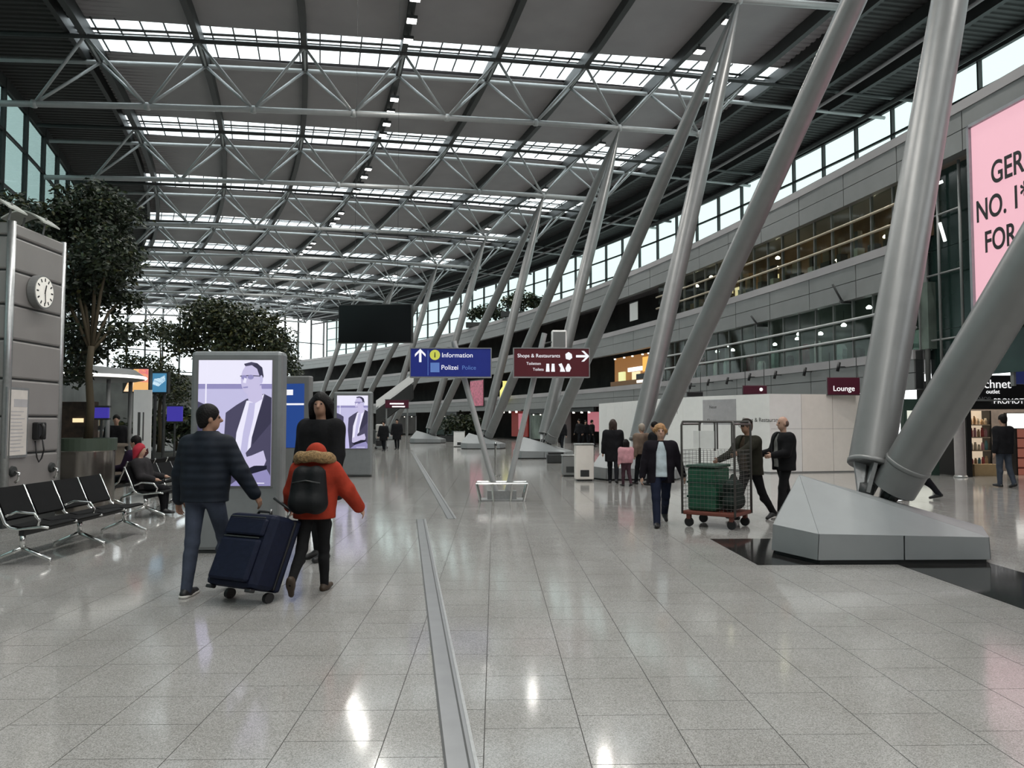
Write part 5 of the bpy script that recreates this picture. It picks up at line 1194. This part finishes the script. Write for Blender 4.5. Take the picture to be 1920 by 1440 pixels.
# ---- further people
def far(label, px, py, Y=None, yaw=180, H=1.7, col=(.012,.012,.014), tr=(.012,.013,.016), hc=HBLK, st='short', step=14, h=.022, **k):
    g = gnd(px, py) if Y is None else Vector((at(px, 800, Y).x, Y, 0))
    kw = dict(legs=((step,6,-4),(-step,14,14)), arms=((-8,9,14,2),(10,9,14,2)), pad=.035, bulk=.08); kw.update(k)
    return person(label, (g.x, g.y, 0), R(yaw), H, h, top=cloth('cloth_%.3f_%.3f_%.3f' % col, col), trouser=cloth('cloth_%.3f_%.3f_%.3f' % tr, tr), hair=hc, hairstyle=st, **kw)
far('child in pink jacket seen from behind near the white bin', 1174, 912, yaw=20, H=1.14, bulk=.28, col=(.52,.27,.30), tr=(.06,.03,.04), st='long', child=True, step=8, h=.016)
far('woman with long dark hair and black coat beside the child in pink', 1150, 906, yaw=-10, H=1.66, st='long', hem=.6, hc=mat('hair_dark_brown', (.03,.015,.01), .6))
far('person in beige-brown jacket behind the child in pink', 1204, 908, yaw=30, H=1.55, col=(.17,.125,.095), hc=mat('hair_light', (.32,.27,.22), .6), pad=.05)
far('person in black jacket half hidden behind the blonde woman', 1228, 910, yaw=60, H=1.60, hem=.7)
far('lone dark-clothed person walking near the distant red shop', 1053, 845, yaw=150, H=1.75)
for k, (px, py, yw, hh) in enumerate(((1086,838,120,1.75),(1098,836,200,1.68),(1110,838,240,1.7))): far('dark-clothed person queueing at the distant shop, %s from the left' % ORD[k], px, py, yaw=yw, H=hh, h=.03)
far('dark-clothed walker behind the tilted near column', 1722, 938, yaw=75, H=1.72, step=22, h=.016)
far('shopper in dark coat and jeans in front of the lit shelves', 1884, 914, yaw=10, H=1.75, tr=(.05,.06,.08), h=.018, hem=.8, st='short', step=6)
far('dark-coated traveller standing far down the hall with a trolley', 744, 843, yaw=170, H=1.72, hem=.55, pad=.06, step=4, h=.028)
far('second dark traveller left of the distant trolley', 719, 846, yaw=160, H=1.6, hem=.6, pad=.05, step=6, h=.028)
far('dark-clothed person standing beyond the round planter', 218, 905, Y=21, yaw=200, H=1.75, step=3, h=.028)
def sitter(label, loc, yaw, col, tr, hc, st, H=1.68, **k):
    return person(label, loc, yaw, H, .018, legs=((82,84,0),(86,82,0)), arms=((22,8,62,14),(20,8,58,14)), lean=-6, sit=.43, top=cloth('cloth_%.3f_%.3f_%.3f' % col, col), trouser=cloth('cloth_%.3f_%.3f_%.3f' % tr, tr), hair=hc, hairstyle=st, hem=.86, pad=.035, bulk=.05, **k)
sitter('person in dark purple jacket seated on the bench facing left', (-7.15, 15.4, 0), R(90), (.022,.012,.028), (.02,.02,.024), HBLK, 'short')
sitter('seated person with bright red hat on the row facing the hall', (-6.05, 13.45, 0), R(-90), (.03,.028,.03), (.012,.012,.014), mat('red_hat', (.36,.012,.03), .8, bump=.4), 'bushy', H=1.5)
# ================================================================== DISTANT FITTINGS
def cbox(nm, lab, cat, px0, px1, py0, py1, Y, depth, m, parts=(), group=None, rot=0):
    a, b = at(px0, py1, Y), at(px1, py0, Y); o = Vector(((a.x+b.x)/2, Y, a.z)); w, h = (b.x-a.x)/2, b.z-a.z
    t = thing(nm, o, rot, lab, cat, group); q = MB(); q.box(-w,w,0,depth,0,h); q.build('body', m, t, bevel=.02)
    q = MB(); q.box(-w-.02,w+.02,-.01,depth+.02,-.04,0); q.build('lower_edge', M_DARK, t); q = MB(); q.box(-w-.02,w+.02,-.01,depth+.02,h,h+.04); q.build('upper_edge', M_DARK, t)
    return t, w, h
# restaurant on the middle floor, lit
def rthing(nm, lab, cat, th, r, z): return thing(nm, pol(r, R(th), z), R(th)-math.pi/2+R(90), lab, cat)
def wallbox(t, nm, y0, y1, x0, x1, z0, z1, m): q = MB(); q.box(x0,x1,y0,y1,z0,z1); return q.build(nm, m, t)
og = emat('orange_glow', (1.0,.45,.08), 1.1); cg = emat('cream_glow', (1.0,.78,.45), 1.0); wg = emat('white_glow2', (1,.95,.85), 2.0); yg = emat('yellow_glow', (.9,.85,.25), .9); pg = emat('pink_glow', (.75,.25,.30), .5)
rs = rthing('restaurant_front', 'brightly lit restaurant with orange display on the middle floor above the far hoarding', 'restaurant', 16.2, RW+.6, 3.9)
wallbox(rs,'back_panel', -3.2,3.2, .6,.7, 0,2.0, mat('rest_brown', (.10,.05,.02), .6, emit=.15, ecol=(.8,.35,.1)))
wallbox(rs,'orange_screen', -2.9,-1.2, .45,.55, .85,1.75, og); wallbox(rs,'menu_board', -1.1,.9, .45,.55, .95,1.2, wg); wallbox(rs,'cream_display', -.7,.3,.45,.55,.25,.9, cg); wallbox(rs,'yellow_sign', 1.4,2.2,.40,.55,.35,1.0, emat('lime_glow', (.85,.85,.4), .9))
wallbox(rs,'dark_counter', -2.9,-.8,.2,.45,0,.7, M_BLACK); wallbox(rs,'counter', -3.0,2.6,0,.2,0,.35, mat('rest_wood', (.25,.12,.04), .5)); wallbox(rs,'counter_light', -2.6,-1.3,-.02,0,.12,.28, wg)
for k, y in enumerate((-2.4,-1.6,-.2,1.0,2.4)): wallbox(rs,'ceiling_spot', y-.06,y+.06,.2,.3,1.85,1.93, wg)
hd_ = rthing('hanging_poster', 'small square white poster in the dark upper opening', 'poster', 15.7, RW+.3, 7.9); wallbox(hd_,'sheet',-.55,.55,0,.03,0,1.1,M_WHITE); wallbox(hd_,'rail',-.6,.6,-.01,.05,1.1,1.16,M_DARK)
# ground-floor shops beyond the hoarding
sp1 = rthing('pink_shop', 'small pinkish lit shop far beyond the hoarding end', 'shop', 18.3, RW-.1, 0); wallbox(sp1,'glow_wall',-2.2,.9,1.2,1.3,.9,2.3,pg); wallbox(sp1,'header',-2.6,2.6,0,.2,2.3,2.62,M_DARK)
for y in (-1.8,-.6,.8): wallbox(sp1,'spot',y-.07,y+.07,-.02,.1,2.2,2.32,wg)
wallbox(sp1,'side_pier',2.3,2.7,0,.5,0,2.3,M_LEDGE)
sp2 = rthing('red_shop', 'dark red shop with three spotlights seen between the sign posts', 'shop', 22.5, RW-.3, 0); wallbox(sp2,'glow_wall',-1.6,1.8,1.0,1.1,.3,2.5,mat('dark_red_wall',(.07,.008,.008),.5,emit=.06,ecol=(.8,.08,.06))); wallbox(sp2,'poster',-.6,.1,.9,1.0,.9,2.3,pg); wallbox(sp2,'header',-2.4,2.4,0,.2,2.5,2.62,M_LEDGE)
for y in (-1.4,.0,1.4): wallbox(sp2,'spot',y-.09,y+.09,-.02,.1,2.35,2.52,wg)
sp3 = rthing('yellow_bottle_sign', 'glowing yellow bottle-shaped sign above the dark red shop', 'sign', 22.7, RW-.4, 3.4)
q = MB(); q.smooth = True; q.lathe([(.1,0),(.5,.1),(.5,.9),(.25,1.3),(.25,1.7),(.3,1.75)], n=16); q.build('glow_body', yg, sp3); wallbox(sp3,'bracket',-.05,.05,.3,.6,.4,.5,M_DARK)
sp4 = rthing('pink_mosaic_poster', 'red and pink patterned poster left of the yellow sign', 'poster', 24.9, RW-.4, 3.1); wallbox(sp4,'sheet',-1.5,1.5,0,.06,0,2.4,mat('mosaic',(.26,.07,.10),.5,var=.9,scale=4,emit=.12,ecol=(.8,.25,.35))); wallbox(sp4,'frame',-1.6,1.6,.06,.1,-.1,2.5,M_DARK)
for k, (th, m, lab) in enumerate(((20.3, cool, 'plain green-grey shop front right of the dark red shop'), (27.5, M_GREENG, 'dark green shop front behind the fifth columns'), (31, dkr, 'dark shop front beyond the distant trolley'), (35, warm, 'brown shop front far at the end of the hall'))):
    s_ = rthing('far_shop_front', lab, 'shop', th, RW-.2, 0); wallbox(s_,'window',-2.6,2.6,.05,.1,.2,2.2,m); wallbox(s_,'header',-2.7,2.7,-.05,.1,2.25,2.6,M_DARK)
    for y in (-2.7,0,2.6): wallbox(s_,'mullion',y,y+.1,-.02,.05,0,2.25,M_LEDGE)
    for y in (-1.6,.4,1.8): wallbox(s_,'lamp',y,y+.12,-.06,.0,2.1,2.2,wg)
# escalator
ea, eb = at(705, 764, 56), at(772, 714, 58); es = thing('escalator', (ea.x, 56, 0), 0, 'escalator with white lit balustrade rising to the upper floor', 'escalator'); EO = Vector(es.location)
for d0, m, nm, r0 in ((0, emat('balustrade_white', (.9,.92,.88), .35), 'balustrade', .30), (.0, M_DARK, 'truss_body', .0)):
    for yy in (0, 1.2):
        off = Vector((0, yy, 0)); a, b = ea-EO+off, eb-EO+off; hgt = .5 if nm == 'balustrade' else 1.1; dn = 0 if nm == 'balustrade' else -1.3
        q = MB(); q.hexa([a+Vector((0,0,dn)), b+Vector((0,0,dn)), b+Vector((0,.15,dn)), a+Vector((0,.15,dn))], [a+Vector((0,0,dn+hgt)), b+Vector((0,0,dn+hgt)), b+Vector((0,.15,dn+hgt)), a+Vector((0,.15,dn+hgt))]); q.build(nm, m, es)
q = MB(); q.box(-.6,.4,-.1,1.4,0,1.0); q.build('landing', M_DARK, es)
t_, w_, h_ = cbox('dark_red_overhead_sign', 'dark red overhead sign below the escalator', 'sign', 722, 766, 750, 765, 45, .15, redm); q = MB(); q.box(-w_*.6,w_*.6,-.02,-.005,h_*.45,h_*.62); q.box(-w_*.4,w_*.7,-.02,-.005,h_*.1,h_*.25); q.build('print', wtxt, t_)
q = MB(); q.tube([(w_*.9,.08,0),(w_*.9,.08,-at(722,765,45).z)], .05, 6); q.build('pole', M_LEDGE, t_); q = MB(); q.tube([(-w_*.9,.08,0),(-w_*.9,.08,-at(722,765,45).z)], .05, 6); q.build('pole', M_LEDGE, t_)
t_, w_, h_ = cbox('small_red_sign', 'small red sign panel right of the near stele', 'sign', 543, 572, 772, 800, 19, .1, mat('sign_red', (.22,.012,.015), .5, emit=.05, ecol=(1,.1,.1)))
q = MB(); q.tube([(0,.05,0),(0,.05,-at(543,800,19).z)], .03, 6); q.build('pole', M_LEDGE, t_)
# bins and boxes
def bin_(lab, px, py, w, h, m): 
    g = gnd(px, py); t = thing('waste_bin', (g.x, g.y, 0), 0, lab, 'bin', 'waste bins'); q = MB(); q.box(-w/2,w/2,-.2,.2,.04,h); q.build('body', m, t, bevel=.03); q = MB(); q.box(-w/2+.04,w/2-.04,-.16,.16,0,.04); q.build('foot', M_DARK, t)
    q = MB(); q.box(-w/2-.015,w/2+.015,-.215,.215,h,h+.04); q.build('lid', M_STEEL, t, bevel=.01); q = MB(); q.box(-.12,.12,-.206,-.2,.12,.3); q.build('door_panel', M_DARK, t); return g
bin_('pale cream waste bin standing near the child in pink', 1095, 901, .50, .98, M_CREAM); bin_('small pale bin beside the distant column bases', 861, 838, .7, .95, M_WHITE); bin_('grey box bin left of the group of travellers', 1068, 893, .45, .6, M_LEDGE)
g = gnd(1042, 868); t = thing('floor_cleaning_box', (g.x, g.y, 0), 0, 'low dark box on the floor by the third column base', 'box'); q = MB(); q.box(-.35,.35,-.25,.25,.0,.35); q.build('body', M_DARK, t, bevel=.04); q = MB(); q.box(-.3,.3,-.2,.2,.35,.42); q.build('lid', M_BLACK, t, bevel=.02)
q = MB()
tp = gnd(929, 893); t = thing('barrier_post', (tp.x, tp.y, 0), 0, 'thin shiny barrier post behind the sign stand', 'post'); q.smooth=True; q.lathe([(.18,0),(.18,.02),(.03,.04),(.03,.95),(.045,.97),(.03,1.0)], n=14); me = q.mesh('post', M_CHROME); shade_auto(me); obj('post', me, t); q = MB(); q.box(-.04,.04,-.045,-.03,.9,.96); q.build('belt_cassette', M_DARK, t)
# luggage trolley with bags by the distant traveller
g = gnd(708, 842); t = thing('luggage_trolley', (g.x, g.y, 0), R(10), 'loaded luggage trolley with pale bags beside the distant travellers', 'trolley')
for y in (-.3,.3): q = MB(); q.smooth=True; q.tube([(-.1,y,.12),(.5,y,.12),(.55,y,1.0)], .025, 6); q.build('side_tube', M_STEEL, t)
q = MB(); q.tube([(.55,-.3,1.0),(.55,.3,1.0)], .03, 6); q.build('push_bar', M_BLACK, t)
for x, y in ((-.1,-.28),(-.1,.28),(.5,-.28),(.5,.28)): q = MB(); q.lathe([(.02,-.03),(.08,-.03),(.08,.03),(.02,.03)], n=10); q.v = [(x+v[0], y+v[2], .08+v[1]) for v in q.v]; q.build('wheel', M_BLACK, t)
q = MB(); q.box(-.15,.5,-.28,.28,.14,.18); q.build('platform', M_STEEL, t)
for k, (z, h_, m, lab) in enumerate(((.183,.40,M_BLACK,'black suitcase at the bottom of the loaded trolley'),(.586,.42,mat('bag_grey',(.30,.29,.27),.7),'pale grey bag on the loaded trolley'),(1.01,.45,mat('bag_pale',(.45,.44,.42),.7),'whitish bag topmost on the loaded trolley'))):
    b = thing('travel_bag', Vector((g.x,g.y,z)), R(10), lab, 'bag', 'bags on the trolley'); q = MB(); q.box(-.12,.46,-.25,.25,0,h_); q.build('body', m, b, bevel=.08); q = MB(); q.smooth=True; q.tube([(.1,-.08,h_-.01),(.12,-.06,h_+.04),(.12,.06,h_+.04),(.1,.08,h_-.01)] if k == 2 else [(-.13,-.08,h_*.6),(-.15,0,h_*.65),(-.13,.08,h_*.6)], .015, 6); q.build('handle', M_BLACK, b)
# left background: kiosk canopy, screens, banner, signs
g = at(150, 760, 19); kx = g.x
kc = thing('round_kiosk', (kx, 19.0, 0), 0, 'round service kiosk with curved white-edged canopy behind the pillar', 'kiosk')
q = MB(); q.smooth=True; q.lathe([(1.25,2.62),(1.42,2.66),(1.42,2.74),(1.2,2.9),(.2,3.0)], n=40); me = q.mesh('canopy', M_LEDGE); shade_auto(me); obj('canopy', me, kc)
q = MB(); q.smooth=True; q.tube([(1.44*math.cos(a),1.44*math.sin(a),2.70) for a in [i*2*math.pi/48 for i in range(48)]], .035, 8, closed=True); q.build('light_ring', emat('ring_light', (1,.98,.9), 2.2), kc)
for a in (30,150,210,330): q = MB(); q.smooth=True; q.tube([(1.1*math.cos(R(a)),1.1*math.sin(R(a)),0),(1.1*math.cos(R(a)),1.1*math.sin(R(a)),2.64)], .05, 8); q.build('post', M_LEDGE, kc)
q = MB(); q.smooth=True; q.lathe([(1.0,0),(1.0,1.0),(1.08,1.02),(1.08,1.07)], n=36); me = q.mesh('counter', mat('kiosk_counter',(.16,.13,.10),.5)); shade_auto(me); obj('counter', me, kc)
q = MB(); q.box(-.5,.4,-.1,.1,1.08,2.1); q.build('display_back', mat('kiosk_dark',(.05,.03,.02),.5,var=.6,scale=5), kc); q = MB(); q.box(-.1,.15,-.13,-.1,1.6,1.7); q.build('lit_strip', cg, kc)
t_, w_, h_ = cbox('blue_overhead_screen', 'blue info screen under the kiosk canopy', 'screen', 175, 203, 764, 784, 17.0, .08, emat('screen_violet', (.08,.06,.55), .5)); q = MB(); q.tube([(0,.04,0),(0,.04,-at(175,784,17).z)], .03, 6); q.build('pole', M_DARK, t_)
t_, w_, h_ = cbox('blue_check_in_screen', 'violet-blue info screen left of the near stele', 'screen', 312, 342, 762, 790, 24.0, .08, emat('screen_violet', (.08,.06,.55), .5)); q = MB(); q.tube([(0,.04,0),(0,.04,-at(312,790,24).z)], .03, 6); q.build('pole', M_DARK, t_)
def bigscreen(lab, px0, px1, py0, py1, Y, cols):
    a, b = at(px0, py1, Y), at(px1, py0, Y); t = thing('advert_screen', (a.x, Y, a.z), 0, lab, 'screen', 'coloured advert screens'); w, h = b.x-a.x, b.z-a.z
    q = MB(); q.box(-.05,w+.05,.02,.2,-.05,h+.05); q.build('housing', M_DARK, t)
    for nm, pts, m in cols: q = MB(); q.prism([(u*w, v*h) for u, v in pts], -.01, .02); q.build(nm, m, t)
    for x in (w*.2,w*.8): q = MB(); q.tube([(x,.1,-.05),(x,.1,-a.z)], .05, 6); q.build('post', M_DARK, t)
bigscreen('orange and pink glowing advert screen above the white banner', 232, 278, 692, 734, 24, (('picture',[(0,0),(1,0),(1,1),(.4,1)],emat('ad_orange',(1,.55,.2),.8)),('picture',[(.55,.45),(1,.4),(1,1),(.62,1)],emat('ad_pink',(.8,.2,.3),.7)),('picture',[(.0,0),(.35,0),(.5,.8),(.4,.9)],emat('ad_peach',(1,.8,.6),.9))))
bigscreen('blue and white glowing advert screen beside the orange one', 283, 312, 700, 735, 24.6, (('picture',[(0,0),(1,0),(1,1),(0,1)],emat('ad_blue',(.10,.35,.6),.6)),('picture',[(.1,.4),(.5,.3),(.95,.6),(.9,.9),(.6,.75),(.2,.7)],emat('ad_white',(.8,.95,1),.9))))
bn = gnd(266, 905); bn = Vector((at(266,830,18.0).x,18.0,0)); t = thing('roll_up_banner', bn, 0, 'tall white roll-up banner with vertical lettering behind the seats', 'banner')
hb = at(266,731,18).z; wb = (at(283,731,18).x-at(249,731,18).x)/2
q = MB(); q.box(-wb,wb,-.01,.01,.1,hb); q.build('sheet', M_WHITE, t); q = MB(); q.box(-wb-.03,wb+.03,-.1,.1,0,.1); q.build('cassette', M_STEEL, t); q = MB(); q.tube([(0,.04,.1),(0,.04,hb)], .012, 6); q.build('support_pole', M_STEEL, t)
q = MB(); q.box(-wb*.5,-wb*.2,-.013,-.011,hb*.55,hb*.78); q.box(wb*.05,wb*.2,-.013,-.011,hb*.5,hb*.78); q.build('vertical_print', ink, t)
q = MB(); q.prism([(-wb*.8,hb*.30),(wb*.7,hb*.43),(wb*.8,hb*.38),(-wb*.5,hb*.25)],-.013,-.011); q.prism([(-wb*.3,hb*.22),(wb*.8,hb*.33),(wb*.85,hb*.28),(0,hb*.19)],-.013,-.011); q.build('maroon_print', mat('maroon_print',(.12,.03,.03),.6), t)
# planting boxes on the gallery and at the far left
for k, (base, lab) in enumerate(((pol(RW+1.2, R(25.3), 11.3),'dark plants on the upper gallery by the glass, left clump'),(pol(RW+1.2, R(22.6), 11.3),'dark plants on the upper gallery by the glass, right clump'),(Vector((at(872,815,62).x,62,.46)),'dark plants at floor level behind the fifth column base'),(Vector((at(330,800,31).x,31,.46)),'low green plants left of the near stele'))):
    tr_ = tree(base, 2.0, [((0,0,1.1),(1.6,.8,.8)),((1.2,0,.9),(1.0,.7,.6)),((-1.2,0,.9),(1.0,.7,.6))], 1500, lab, 20+k, lsz=.3, trunk_r=.06, mixm=(.6,.3,.1)); tr_.name = 'shrub_clump'; tr_['category'] = 'plant'; tr_['group'] = 'distant shrub clumps'
    q = MB(); q.box(-2.0,2.0,-.5,.5,-.45,.0); q.build('trough', M_DARK, tr_)
# low counters far left to break up the wall
for k in range(7):
    th = R(9+2.6*k); t = thing('service_counter', pol(144.5, th, 0), th, 'dim service counter along the left wall behind the trees, %s from the front' % ORD[k], 'counter', 'counters along the left wall')
    q = MB(); q.box(-.5,.5,-2.2,2.2,0,1.1); q.build('desk', mat('counter_%d' % (k%3), ((.10,.07,.05),(.06,.08,.08),(.12,.12,.11))[k%3], .5), t, bevel=.03); q = MB(); q.box(-1.6,-1.4,-2.2,2.2,1.3,2.7); q.build('back_sign', emat('csign_%d' % (k%3), ((.25,.2,.12),(.06,.07,.3),(.2,.24,.22))[k%3], .35), t)
    for y in (-2,2): q = MB(); q.box(-1.58,-1.42,y-.06,y+.06,0,1.3); q.build('sign_post', M_DARK, t)
